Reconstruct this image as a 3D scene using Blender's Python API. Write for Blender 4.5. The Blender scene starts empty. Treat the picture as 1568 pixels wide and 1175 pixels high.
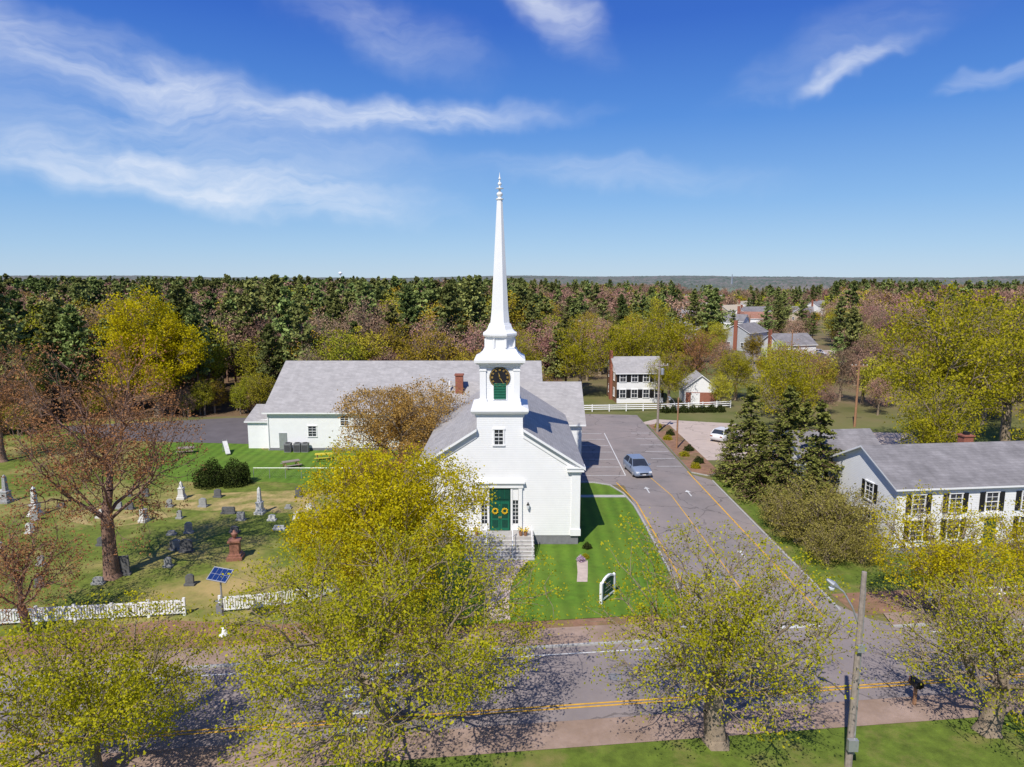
import bpy, math, random
import numpy as np
from mathutils import Vector, Matrix
random.seed(7)
rng = np.random.default_rng(7)
scene = bpy.context.scene
COL = scene.collection

# ------------------------------------------------------------------ materials
def nt(m):
    m.use_nodes = True
    return m.node_tree.nodes, m.node_tree.links

def M(name, col, rough=0.85, var=0.12, scale=3.0, bump=0.0, bscale=40.0, metal=0.0, spec=0.3, col2=None, scale2=None, lo=.35, hi=.65, cracks=False, mow=False):
    m = bpy.data.materials.new(name); N, L = nt(m)
    p = N['Principled BSDF']; p.inputs['Roughness'].default_value = rough
    p.inputs['Metallic'].default_value = metal
    p.inputs['Specular IOR Level'].default_value = spec
    tc = N.new('ShaderNodeTexCoord')
    n = N.new('ShaderNodeTexNoise'); n.inputs['Scale'].default_value = scale; n.inputs['Detail'].default_value = 6
    n.inputs['Roughness'].default_value = .65
    L.new(tc.outputs['Object'], n.inputs['Vector'])
    r = N.new('ShaderNodeValToRGB')
    c = col
    r.color_ramp.elements[0].position = .3; r.color_ramp.elements[1].position = .7
    r.color_ramp.elements[0].color = (*[x*(1-var) for x in c], 1)
    r.color_ramp.elements[1].color = (*[min(1, x*(1+var)) for x in c], 1)
    L.new(n.outputs['Fac'], r.inputs['Fac'])
    out = r.outputs['Color']
    if col2:
        n2 = N.new('ShaderNodeTexNoise'); n2.inputs['Scale'].default_value = scale2 or scale*.1
        n2.inputs['Detail'].default_value = 8; n2.inputs['Roughness'].default_value = .7
        L.new(tc.outputs['Object'], n2.inputs['Vector'])
        mr = N.new('ShaderNodeMapRange'); mr.inputs[1].default_value = lo; mr.inputs[2].default_value = hi
        L.new(n2.outputs['Fac'], mr.inputs[0])
        mx = N.new('ShaderNodeMix'); mx.data_type = 'RGBA'
        L.new(mr.outputs[0], mx.inputs[0]); L.new(out, mx.inputs[6]); mx.inputs[7].default_value = (*col2, 1)
        out = mx.outputs[2]
    if cracks:
        nd = N.new('ShaderNodeTexNoise'); nd.inputs['Scale'].default_value = .6; nd.inputs['Detail'].default_value = 5
        L.new(tc.outputs['Object'], nd.inputs['Vector'])
        va = N.new('ShaderNodeVectorMath'); va.operation = 'MULTIPLY_ADD'; va.inputs[1].default_value = (2.5,2.5,0)
        L.new(nd.outputs['Color'], va.inputs[0]); L.new(tc.outputs['Object'], va.inputs[2])
        vo = N.new('ShaderNodeTexVoronoi'); vo.feature = 'DISTANCE_TO_EDGE'; vo.inputs['Scale'].default_value = .17
        L.new(va.outputs[0], vo.inputs['Vector'])
        mr = N.new('ShaderNodeMapRange'); mr.inputs[1].default_value = .004; mr.inputs[2].default_value = .012; mr.inputs[3].default_value = .62; mr.inputs[4].default_value = 1
        L.new(vo.outputs['Distance'], mr.inputs[0])
        mx = N.new('ShaderNodeMix'); mx.data_type = 'RGBA'; mx.blend_type = 'MULTIPLY'; mx.inputs[0].default_value = 1
        L.new(out, mx.inputs[6]); L.new(mr.outputs[0], mx.inputs[7]); out = mx.outputs[2]
    if mow:
        wv = N.new('ShaderNodeTexWave'); wv.inputs['Scale'].default_value = .28; wv.inputs['Distortion'].default_value = 1.2; wv.inputs['Detail'].default_value = 2
        L.new(tc.outputs['Object'], wv.inputs['Vector'])
        mr = N.new('ShaderNodeMapRange'); mr.inputs[3].default_value = .86; mr.inputs[4].default_value = 1.08
        L.new(wv.outputs['Fac'], mr.inputs[0])
        mx = N.new('ShaderNodeMix'); mx.data_type = 'RGBA'; mx.blend_type = 'MULTIPLY'; mx.inputs[0].default_value = 1
        L.new(out, mx.inputs[6]); L.new(mr.outputs[0], mx.inputs[7]); out = mx.outputs[2]
    L.new(out, p.inputs['Base Color'])
    if bump:
        n3 = N.new('ShaderNodeTexNoise'); n3.inputs['Scale'].default_value = bscale; n3.inputs['Detail'].default_value = 4
        L.new(tc.outputs['Object'], n3.inputs['Vector'])
        b = N.new('ShaderNodeBump'); b.inputs['Strength'].default_value = bump; b.inputs['Distance'].default_value = .05
        L.new(n3.outputs['Fac'], b.inputs['Height']); L.new(b.outputs[0], p.inputs['Normal'])
    return m

def siding(name, col, pitch=.14, dark=.88):
    m = M(name, col, rough=.6, var=.03, scale=1.2); N, L = m.node_tree.nodes, m.node_tree.links
    p = N['Principled BSDF']; tc = N['Texture Coordinate']
    s = N.new('ShaderNodeSeparateXYZ'); L.new(tc.outputs['Object'], s.inputs[0])
    a = N.new('ShaderNodeMath'); a.operation = 'DIVIDE'; a.inputs[1].default_value = pitch; L.new(s.outputs[2], a.inputs[0])
    f = N.new('ShaderNodeMath'); f.operation = 'FRACT'; L.new(a.outputs[0], f.inputs[0])
    b = N.new('ShaderNodeBump'); b.invert = True; b.inputs['Strength'].default_value = .4; b.inputs['Distance'].default_value = .015
    L.new(f.outputs[0], b.inputs['Height']); L.new(b.outputs[0], p.inputs['Normal'])
    g = N.new('ShaderNodeMath'); g.operation = 'GREATER_THAN'; g.inputs[1].default_value = .87; L.new(f.outputs[0], g.inputs[0])
    mx = N.new('ShaderNodeMix'); mx.data_type = 'RGBA'; mx.blend_type = 'MULTIPLY'
    mx.inputs[7].default_value = (dark, dark, dark, 1)
    src = p.inputs['Base Color'].links[0].from_socket
    L.new(g.outputs[0], mx.inputs[0]); L.new(src, mx.inputs[6]); L.new(mx.outputs[2], p.inputs['Base Color'])
    return m

def shingle(name, col, var=.12):
    m = M(name, col, rough=.9, var=var, scale=.8, bump=.3, bscale=15); N, L = m.node_tree.nodes, m.node_tree.links
    p = N['Principled BSDF']; tc = N['Texture Coordinate']
    s = N.new('ShaderNodeSeparateXYZ'); L.new(tc.outputs['Object'], s.inputs[0])
    ad = N.new('ShaderNodeMath'); ad.operation='ADD'; L.new(s.outputs[0], ad.inputs[0]); L.new(s.outputs[1], ad.inputs[1])
    cb = N.new('ShaderNodeCombineXYZ'); L.new(ad.outputs[0], cb.inputs[0])
    zz = N.new('ShaderNodeMath'); zz.operation='MULTIPLY'; zz.inputs[1].default_value=2.0; L.new(s.outputs[2], zz.inputs[0]); L.new(zz.outputs[0], cb.inputs[1])
    bt = N.new('ShaderNodeTexBrick'); bt.inputs['Scale'].default_value = 1.0
    bt.inputs['Brick Width'].default_value = .5; bt.inputs['Row Height'].default_value = .25
    bt.inputs['Mortar Size'].default_value = .012
    bt.inputs['Color1'].default_value = (1,1,1,1); bt.inputs['Color2'].default_value = (.84,.84,.84,1); bt.inputs['Mortar'].default_value=(.7,.7,.7,1)
    L.new(cb.outputs[0], bt.inputs['Vector'])
    mx = N.new('ShaderNodeMix'); mx.data_type='RGBA'; mx.blend_type='MULTIPLY'; mx.inputs[0].default_value=1
    src = p.inputs['Base Color'].links[0].from_socket
    L.new(src, mx.inputs[6]); L.new(bt.outputs['Color'], mx.inputs[7]); L.new(mx.outputs[2], p.inputs['Base Color'])
    return m

def leafmat(name, dark, light, trans=.3, hue=.0, inst=0.0):
    m = bpy.data.materials.new(name); N, L = nt(m)
    for x in list(N): N.remove(x)
    out = N.new('ShaderNodeOutputMaterial')
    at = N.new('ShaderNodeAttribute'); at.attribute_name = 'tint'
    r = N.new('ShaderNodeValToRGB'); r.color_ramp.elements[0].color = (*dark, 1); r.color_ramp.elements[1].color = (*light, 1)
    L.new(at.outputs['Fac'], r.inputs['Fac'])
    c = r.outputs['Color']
    if inst:
        oi = N.new('ShaderNodeObjectInfo')
        hs = N.new('ShaderNodeHueSaturation')
        a = N.new('ShaderNodeMapRange'); a.inputs[3].default_value = .5-hue; a.inputs[4].default_value = .5+hue
        b = N.new('ShaderNodeMapRange'); b.inputs[3].default_value = 1-inst; b.inputs[4].default_value = 1+inst
        ml = N.new('ShaderNodeMath'); ml.operation='MULTIPLY'; ml.inputs[1].default_value = 7.31
        fr = N.new('ShaderNodeMath'); fr.operation='FRACT'
        L.new(oi.outputs['Random'], a.inputs[0]); L.new(oi.outputs['Random'], ml.inputs[0]); L.new(ml.outputs[0], fr.inputs[0]); L.new(fr.outputs[0], b.inputs[0])
        L.new(a.outputs[0], hs.inputs['Hue']); L.new(b.outputs[0], hs.inputs['Value']); L.new(c, hs.inputs['Color'])
        c = hs.outputs[0]
    d = N.new('ShaderNodeBsdfDiffuse'); L.new(c, d.inputs[0])
    if trans > 0:
        t = N.new('ShaderNodeBsdfTranslucent'); mx = N.new('ShaderNodeMixShader')
        mx.inputs[0].default_value = trans
        L.new(c, t.inputs[0]); L.new(d.outputs[0], mx.inputs[1]); L.new(t.outputs[0], mx.inputs[2])
        L.new(mx.outputs[0], out.inputs[0])
    else: L.new(d.outputs[0], out.inputs[0])
    return m

WHITE = M('white_paint', (.82,.82,.81), .5, .03, 1)
SIDING = siding('white_clapboard', (.82,.82,.81))
ROOF = shingle('light_grey_shingles', (.4,.38,.365))
ROOFD = shingle('dark_grey_shingles', (.24,.225,.225), .25)
GLASS = M('window_glass', (.03,.035,.045), .12, .3, .7, spec=.6)
BLACK = M('black_paint', (.015,.015,.017), .5, .1)
GREEN = M('green_paint', (.012,.13,.075), .45, .1)
GREEND = M('dark_green_paint', (.008,.06,.04), .5, .1)
GOLD = M('gold_leaf', (.7,.45,.1), .4, .1)
BRICK = M('red_brick', (.3,.11,.07), .9, .3, 8)
ROOFB = shingle('red_brown_shingles', (.34,.17,.12), .2)
CONC = M('concrete', (.42,.4,.38), .9, .12, 2, .2)
GRAN = M('granite_kerb', (.4,.39,.37), .9, .2, 6)
FOUND = M('foundation_stone', (.2,.2,.21), .9, .15, 3)
ASPH = M('asphalt', (.22,.19,.185), .92, .16, .5, .2, 30, col2=(.29,.24,.225), scale2=.12, cracks=True)
ASPHP = M('parking_asphalt', (.22,.195,.185), .92, .16, .5, .2, 30, col2=(.3,.25,.23), scale2=.1, cracks=True)
DRIVE = M('driveway_asphalt', (.13,.115,.12), .92, .14, .5)
WALK = M('worn_pavement', (.36,.26,.21), .95, .2, 1.5, .2, 20, col2=(.26,.18,.13), scale2=.4)
TAN = M('pale_parking_surface', (.48,.39,.33), .95, .1, .6, cracks=True)
YEL = M('yellow_road_paint', (.66,.36,.04), .8, .25, 3)
WRP = M('white_road_paint', (.6,.6,.58), .8, .3, 3)
LAWN = M('lawn_grass', (.085,.175,.012), .95, .28, 1.5, .5, 25, col2=(.13,.21,.02), scale2=.3, mow=True)
VERGE = M('verge_grass', (.11,.155,.018), .95, .35, 1.5, .5, 20, col2=(.22,.19,.06), scale2=.3, lo=.5, hi=.68)
CEM = M('cemetery_grass', (.13,.165,.022), .95, .38, 1.5, .5, 20, col2=(.42,.31,.12), scale2=.085, lo=.47, hi=.64)
GROUND = M('field_ground', (.12,.15,.03), .95, .35, .08, .4, 5, col2=(.2,.14,.08), scale2=.02, lo=.4, hi=.6)
FLOOR = M('forest_floor', (.17,.11,.06), .95, .3, .3, .4, 5)
MULCH = M('bare_earth', (.26,.145,.09), .95, .3, 1.5, .5, 12, col2=(.15,.13,.04), scale2=.35, lo=.5, hi=.65)
BARK = M('grey_brown_bark', (.26,.20,.14), .95, .25, 4, .5, 20)
BARKR = M('reddish_bark', (.23,.14,.1), .95, .25, 4, .5, 20)
WOOD = M('weathered_pole_wood', (.3,.25,.21), .9, .25, 6)
BWOOD = M('brown_pole_wood', (.33,.18,.1), .9, .25, 6)
STONE = M('grey_headstone_granite', (.3,.3,.29), .8, .25, 6)
STONED = M('dark_headstone_slate', (.12,.12,.12), .8, .3, 6)
MARBLE = M('weathered_marble', (.6,.59,.55), .7, .15, 3)
REDST = M('red_granite', (.28,.13,.09), .5, .25, 8)
METAL = M('galvanised_metal', (.45,.46,.47), .45, .1, metal=.6)
PANEL = M('solar_cells', (.01,.03,.13), .2, .2, 9, spec=.6)
CARP = M('car_paint_silver_blue', (.27,.33,.43), .3, .03, metal=.3, spec=.6)
CARW = M('car_paint_white', (.7,.7,.7), .3, .03, spec=.6)
CARD = M('car_paint_dark',(.06,.07,.09),.3)
RUBBER = M('tyre_rubber', (.02,.02,.02), .8, .1)
LAMPG = M('lamp_glass', (.75,.77,.8), .2, .02)
YFLOW = M('yellow_flowers', (.75,.5,.02), .8, .2, 20)
PSTONE = M('path_flagstones', (.5,.4,.34), .95, .15, 2)
TANW = M('tan_siding', (.45,.38,.28), .8, .08)
REDW = M('red_shed_boards', (.3,.12,.08), .8, .15)
BRW = M('brown_side_wall', (.26,.15,.09), .85, .15)
CLAY = M('pot_clay',(.3,.15,.08))

LY = leafmat('spring_leaves_yellow', (.33,.29,.006), (.76,.63,.02), .42)
LYG = leafmat('spring_leaves_yellow_green', (.25,.265,.01), (.64,.58,.03), .42)
LYM = leafmat('spring_leaves_mid_distance', (.19,.19,.008), (.54,.47,.03), .35)
LOR = leafmat('spring_buds_orange', (.26,.15,.04), (.62,.4,.11), .35)
LRED = leafmat('spring_buds_red_brown', (.22,.1,.04), (.5,.25,.11), .3)
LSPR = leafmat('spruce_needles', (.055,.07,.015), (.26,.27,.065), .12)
LBUSH = leafmat('evergreen_bush_leaves', (.012,.02,.008), (.07,.09,.022), .1)
LBR = leafmat('brown_shrub_twigs', (.15,.13,.03), (.4,.35,.09), .2)
IPINE = leafmat('forest_pine_needles', (.06,.08,.025), (.25,.28,.085), 0, .03, .45)
IBARE = leafmat('forest_bare_twigs', (.19,.11,.08), (.46,.28,.2), 0, .03, .35)
IYG = leafmat('forest_budding_leaves', (.17,.155,.012), (.5,.42,.045), 0, .035, .3)

# ------------------------------------------------------------------ builders
class B:
    def __init__(s, name, parent=None):
        s.n = name; s.p = parent; s.v = []; s.f = []; s.m = []; s.mats = []
    def mi(s, mat):
        if mat not in s.mats: s.mats.append(mat)
        return s.mats.index(mat)
    def add(s, vs, fs, mat):
        o = len(s.v); s.v += [tuple(v) for v in vs]; k = s.mi(mat)
        for f in fs: s.f.append([o+i for i in f]); s.m.append(k)
        return s
    def box(s, x0, x1, y0, y1, z0, z1, mat=None):
        mat = mat or WHITE
        vs = [(x,y,z) for z in (z0,z1) for y in (y0,y1) for x in (x0,x1)]
        return s.add(vs, [(0,2,3,1),(4,5,7,6),(0,1,5,4),(2,6,7,3),(0,4,6,2),(1,3,7,5)], mat)
    def poly(s, pts, mat): return s.add(pts, [list(range(len(pts)))], mat)
    def slab(s, top, t, mat, mat2=None):
        n = len(top); bot = [(a,b,c-t) for a,b,c in top]
        s.add(top+bot, [list(range(n))], mat)
        s.add(top+bot, [list(range(2*n-1,n-1,-1))]+[(i,n+i,n+(i+1)%n,(i+1)%n) for i in range(n)], mat2 or mat)
        return s
    def lathe(s, cx, cy, prof, n, mat, rot=0.0, cz=0, axis='Z'):
        vs = []; fs = []
        for r, z in prof:
            for i in range(n):
                a = rot+2*math.pi*i/n
                if axis == 'Z': vs.append((cx+r*math.cos(a), cy+r*math.sin(a), cz+z))
                elif axis == 'Y': vs.append((cx+r*math.cos(a), cy+z, cz+r*math.sin(a)))
                else: vs.append((cx+z, cy+r*math.cos(a), cz+r*math.sin(a)))
        for j in range(len(prof)-1):
            for i in range(n):
                k = (i+1) % n
                fs.append((j*n+i, j*n+k, (j+1)*n+k, (j+1)*n+i))
        fs.append(list(range(n))[::-1]); fs.append([(len(prof)-1)*n+i for i in range(n)])
        return s.add(vs, fs, mat)
    def tube(s, p0, p1, r0, r1, mat, n=8):
        p0 = Vector(p0); p1 = Vector(p1); d = (p1-p0).normalized()
        a = d.cross(Vector((0,0,1)) if abs(d.z) < .9 else Vector((1,0,0))).normalized(); b = d.cross(a)
        vs = [tuple(p+(a*math.cos(t)+b*math.sin(t))*r) for p, r in ((p0,r0),(p1,r1)) for t in [2*math.pi*i/n for i in range(n)]]
        fs = [(i,(i+1)%n,n+(i+1)%n,n+i) for i in range(n)]+[list(range(n))[::-1], list(range(n,2*n))]
        return s.add(vs, fs, mat)
    def build(s, loc=(0,0,0), rot=0.0, bevel=0, smooth=False):
        me = bpy.data.meshes.new(s.n); me.from_pydata(s.v, [], s.f)
        for m in s.mats: me.materials.append(m)
        me.polygons.foreach_set('material_index', s.m)
        import bmesh
        bm = bmesh.new(); bm.from_mesh(me); bmesh.ops.recalc_face_normals(bm, faces=bm.faces[:]); bm.to_mesh(me); bm.free()
        if smooth: me.polygons.foreach_set('use_smooth', [True]*len(me.polygons))
        ob = bpy.data.objects.new(s.n, me); COL.objects.link(ob)
        ob.location = loc; ob.rotation_euler = (0,0,rot)
        if s.p: ob.parent = s.p
        if bevel:
            bv = ob.modifiers.new('bevel','BEVEL'); bv.width = bevel; bv.segments = 2; bv.limit_method = 'ANGLE'
        return ob

def empty(name, loc=(0,0,0), rot=0.0):
    e = bpy.data.objects.new(name, None); COL.objects.link(e); e.location = loc; e.rotation_euler = (0,0,rot); e.empty_display_size = .5
    return e

def sheet(name, pts, z, mat):
    b = B(name); b.poly([(x,y,z) for x,y in pts], mat)
    o = b.build()
    if o.data.polygons[0].normal.z < 0: o.data.flip_normals()
    return o

def blob(cx,cy,rx,ry,seed,n=40):
    q=random.Random(seed); ph=[q.uniform(0,6.28) for _ in range(5)]
    out=[]
    for i in range(n):
        a=2*math.pi*i/n; k=1+sum(.09/(j*.5+1)*math.sin((j+2)*a+ph[j]) for j in range(5))+q.uniform(-.04,.04)
        out.append((cx+rx*k*math.cos(a),cy+ry*k*math.sin(a)))
    return out

# ------------------------------------------------------------------ ground & roads
TH = math.radians(6.3); cT, sT = math.cos(TH), math.sin(TH)
def R(s, n): return (s*cT - n*sT, 34.95 + s*sT + n*cT)

sheet('ground', [(-7000,-600),(7000,-600),(7000,9000),(-7000,9000)], 0, GROUND)
sheet('forest_floor', [(-420,97),(-60,97),(-33,100),(6,104),(10,112),(10,420),(-420,420)], .004, FLOOR)
sheet('cemetery_grass', [(-75,30),R(-60,2),R(-4,2),(-5,50),(-6,78),(-29,78),(-33,96),(-75,96)], .006, CEM)
sheet('hall_lawn', [(-34,67),(-30,65.8),(-24,66.4),(-18,65),(-9,64),(-9,79),(-29,79),(-36,88),(-44,80),(-40,73)], .010, LAWN)
DRYG = M('dry_straw_grass', (.42,.31,.13), .95, .3, 1.2, .5, 20, col2=(.16,.18,.03), scale2=.45, lo=.42, hi=.6)
sheet('dry_grass_patch', blob(-21.5,60.5,8.5,3.4,1), .0105, DRYG)
sheet('dry_grass_patch', blob(-33,56,4.0,1.9,2), .0107, DRYG)
lawn = [R(-3,3.0),R(9.0,3.0)]
for i in range(7):
    a = math.radians(-80+i*80/6); lawn.append((8.4+2.3*math.cos(a), 40.6+2.3*math.sin(a)))
lawn += [(10.75,56),(10.7,59),(10.3,62.5),(9.4,65),(8,65.8),(5,65.8),(5,50),(-7,50),(-7,43)]
sheet('front_lawn', lawn, .05, LAWN)
sheet('mown_grass', [R(-100,-26),R(100,-26),R(100,-8.1),R(-100,-8.1)], .005, VERGE)
sheet('right_lawn', [(20.2,41.5),(60,46),(60,75),(27.5,75),(20.2,68)], .008, VERGE)
sheet('bare_earth', [R(-80,2.0),R(-3,2.0),R(-4,4.0),R(-14,4.4),R(-20,5.6),R(-30,4.4),R(-80,4.2)], .012, MULCH)
sheet('verge_earth', [R(-4,2.0),R(9.3,2.0),R(9,3.05),R(-4,3.05)], .016, MULCH)
sheet('right_verge_earth', [R(21,1.6),R(90,1.6),R(90,4.5),R(21,4.5)], .014, MULCH)
sheet('main_street', [R(-160,-6.3),R(160,-6.3),R(160,0),R(-160,0)], .02, ASPH)
sheet('sidewalk', [R(-160,.16),R(9.8,.16),R(9.3,2.0),R(-160,2.0)], .10, WALK)
sheet('right_sidewalk', [R(22.2,.16),R(160,.16),R(160,1.6),R(22.6,1.6)], .10, WALK)
sheet('near_sidewalk', [R(-160,-8.1),R(160,-8.1),R(160,-6.3),R(-160,-6.3)], .018, WALK)
kb = B('kerb')
def kerb(pts, w=.15, h=.12):
    for (x0,y0),(x1,y1) in zip(pts[:-1], pts[1:]):
        dx,dy = x1-x0, y1-y0; l = math.hypot(dx,dy); nx,ny = -dy/l*w/2, dx/l*w/2
        kb.slab([(x0+nx,y0+ny,h),(x0-nx,y0-ny,h),(x1-nx,y1-ny,h),(x1+nx,y1+ny,h)], h+.01, GRAN)
kerb([R(-160,.08),R(9.6,.08)]); kerb([R(22.2,.08),R(160,.08)])
crn = [R(9.6,.08)]+[(10.85+(-1.5)*(1-math.sin(math.radians(a))), 40-2.9*math.cos(math.radians(a))) for a in range(10,91,16)]+[(10.85,50),(10.85,56),(10.8,59),(10.4,62.5),(9.5,65.1),(8,65.95),(6.8,66)]
kerb(crn)
kerb([(19.9,39.5),(19.9,66.5)])
kb.build()
sheet('side_road', [R(8.0,-.02),R(23.6,-.02),(21.2,38.4),(19.9,40.5),(19.9,67),(18.4,69),(18.4,100),(9.2,101),(6.6,90),(6.6,66),(10.9,65),(10.9,40.5),(10.2,38.2)], .024, ASPHP)
sheet('car_park', [(21.6,74.5),(29,74.5),(31,94),(20.5,97),(18.4,95),(18.4,93.4),(21.6,93)], .02, TAN)
sheet('driveway', [(-50,84),(-31,82),(-29,97),(-40,98),(-62,92)], .02, DRIVE)
sheet('rear_car_park', [(33,74),(47,74),(52,88),(34,90)], .02, TAN)
mk = B('road_markings')
def stripe(p0, p1, w, mat, z=.03):
    dx,dy = p1[0]-p0[0], p1[1]-p0[1]; l = math.hypot(dx,dy); nx,ny = -dy/l*w/2, dx/l*w/2
    mk.poly([(p0[0]+nx,p0[1]+ny,z),(p0[0]-nx,p0[1]-ny,z),(p1[0]-nx,p1[1]-ny,z),(p1[0]+nx,p1[1]+ny,z)], mat)
stripe(R(-160,-5.15), R(160,-5.15), .1, YEL); stripe(R(-160,-5.38), R(160,-5.38), .1, YEL)
stripe(R(-160,-.7), R(8.5,-.7), .09, WRP); stripe(R(24,-.7), R(160,-.7), .09, WRP)
stripe((11.35,41), (11.2,60), .11, YEL); stripe((11.2,60), (10.3,66), .11, YEL)
stripe((18.6,38.6), (18.3,70), .12, YEL)
stripe((14.9,39.5), (14.8,62), .08, YEL); stripe((14.8,62),(13.4,72),.08,YEL)
stripe((15.5,37.4),(18.2,37.7),.3,WRP)
for k in range(7): stripe((7.2+.3*k,68.5+3.2*k), (11.6,68.5+3.2*k), .1, WRP)
stripe((11.6,68.5),(12,88),.1,WRP)
for k in range(6): stripe((15.5,72+3.2*k), (18.2,72+3.2*k), .1, WRP)
for (ax,ay) in ((12.9,63.5),(16.6,62.5),(16.8,48)):
    stripe((ax,ay-.8),(ax,ay+.5),.12,WRP)
    mk.poly([(ax-.28,ay+.5,.03),(ax+.28,ay+.5,.03),(ax,ay+1.1,.03)], WRP)
for k in range(9):
    n = -5.9+k*.65
    if abs(n+5.3) < .45: continue
    stripe(R(-8.6,n), R(-6.0,n), .33, WRP, .032)
mk.build()
for (mx_,my_) in ((5.2,32.4),(14.0,44.5)):
    b=B('manhole_cover'); b.lathe(mx_,my_,[(.34,.02),(.34,.034),(.3,.034),(.29,.03),(.001,.03)],20,FOUND); b.build()
sheet('front_path', [(-3.0,47.0),(1.2,47.0),(.3,44.5),(-.1,42.5),(-.2,40),(-.1,38.2),(-1.5,38.1),(-1.7,42),(-2.2,44.5)], .06, PSTONE)
sheet('side_path', [(5.6,61.3),(10.5,61.3),(10.5,62),(5.6,62)], .06, CONC)
sheet('flower_bed', [(4.6,46.7),(5.4,46.9),(5.2,45.0),(5.0,43.4),(4.3,43.4),(4.5,45)], .064, PSTONE)
isl = B('kerbed_traffic_island')
isl.slab([(18.6,69.5,.14),(20,68.3,.14),(21.5,69.5,.14),(21.5,92.5,.14),(20,93.5,.14),(18.6,92.5,.14)], .14, MULCH, GRAN)
isl.build()

# ------------------------------------------------------------------ building helpers
def gable(b, x0,x1,y0,y1,ze,zr, wall, roof, axis='X', ov=.35, t=.16, z0=0.0, trim=None, front=True):
    trim = trim or WHITE
    if axis == 'X':
        yc = (y0+y1)/2; sl = (zr-ze)/(yc-y0)
        b.poly([(x0,y0,z0),(x1,y0,z0),(x1,y0,ze),(x0,y0,ze)], wall)
        b.poly([(x0,y1,z0),(x1,y1,z0),(x1,y1,ze),(x0,y1,ze)], wall)
        for x in (x0,x1): b.poly([(x,y0,z0),(x,y1,z0),(x,y1,ze),(x,yc,zr),(x,y0,ze)], wall)
        e = ze-ov*sl+t
        b.slab([(x0-ov,y0-ov,e),(x1+ov,y0-ov,e),(x1+ov,yc,zr+t),(x0-ov,yc,zr+t)], t, roof, trim)
        b.slab([(x0-ov,yc,zr+t),(x1+ov,yc,zr+t),(x1+ov,y1+ov,e),(x0-ov,y1+ov,e)], t, roof, trim)
    else:
        xc = (x0+x1)/2; sl = (zr-ze)/(xc-x0)
        b.poly([(x0,y0,z0),(x0,y1,z0),(x0,y1,ze),(x0,y0,ze)], wall)
        b.poly([(x1,y0,z0),(x1,y1,z0),(x1,y1,ze),(x1,y0,ze)], wall)
        for y in ((y0,y1) if front else (y1,)): b.poly([(x0,y,z0),(x1,y,z0),(x1,y,ze),(xc,y,zr),(x0,y,ze)], wall)
        e = ze-ov*sl+t
        b.slab([(x0-ov,y0-ov,e),(xc,y0-ov,zr+t),(xc,y1,zr+t),(x0-ov,y1,e)], t, roof, trim)
        b.slab([(xc,y0-ov,zr+t),(x1+ov,y0-ov,e),(x1+ov,y1,e),(xc,y1,zr+t)], t, roof, trim)

def window(b, face, pos, u, z, w, h, shut=None, nx=2, nz=4, frame=.09):
    def fbx(u0,u1,d0,d1,z0,z1,mat):
        if face == 'F': b.box(u0,u1,pos-d1,pos-d0,z0,z1,mat)
        elif face == 'L': b.box(pos-d1,pos-d0,u0,u1,z0,z1,mat)
        else: b.box(pos+d0,pos+d1,u0,u1,z0,z1,mat)
    fbx(u-w/2,u+w/2,-.02,.012,z,z+h,GLASS)
    f = frame
    fbx(u-w/2-f,u-w/2,-.01,.06,z,z+h,WHITE); fbx(u+w/2,u+w/2+f,-.01,.06,z,z+h,WHITE)
    fbx(u-w/2-f-.03,u+w/2+f+.03,-.01,.09,z+h,z+h+f,WHITE); fbx(u-w/2-f-.03,u+w/2+f+.03,-.01,.1,z-f,z,WHITE)
    for i in range(1,nx): fbx(u-w/2+w*i/nx-.015,u-w/2+w*i/nx+.015,.012,.03,z,z+h,WHITE)
    for i in range(1,nz):
        k = .03 if i == nz//2 else .015
        fbx(u-w/2,u+w/2,.0121,.034,z+h*i/nz-k,z+h*i/nz+k,WHITE)
    if shut:
        sw = w*.45
        fbx(u-w/2-f-.04-sw,u-w/2-f-.04,-.01,.05,z-.04,z+h+.04,shut)
        fbx(u+w/2+f+.04,u+w/2+f+.04+sw,-.01,.05,z-.04,z+h+.04,shut)

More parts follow.
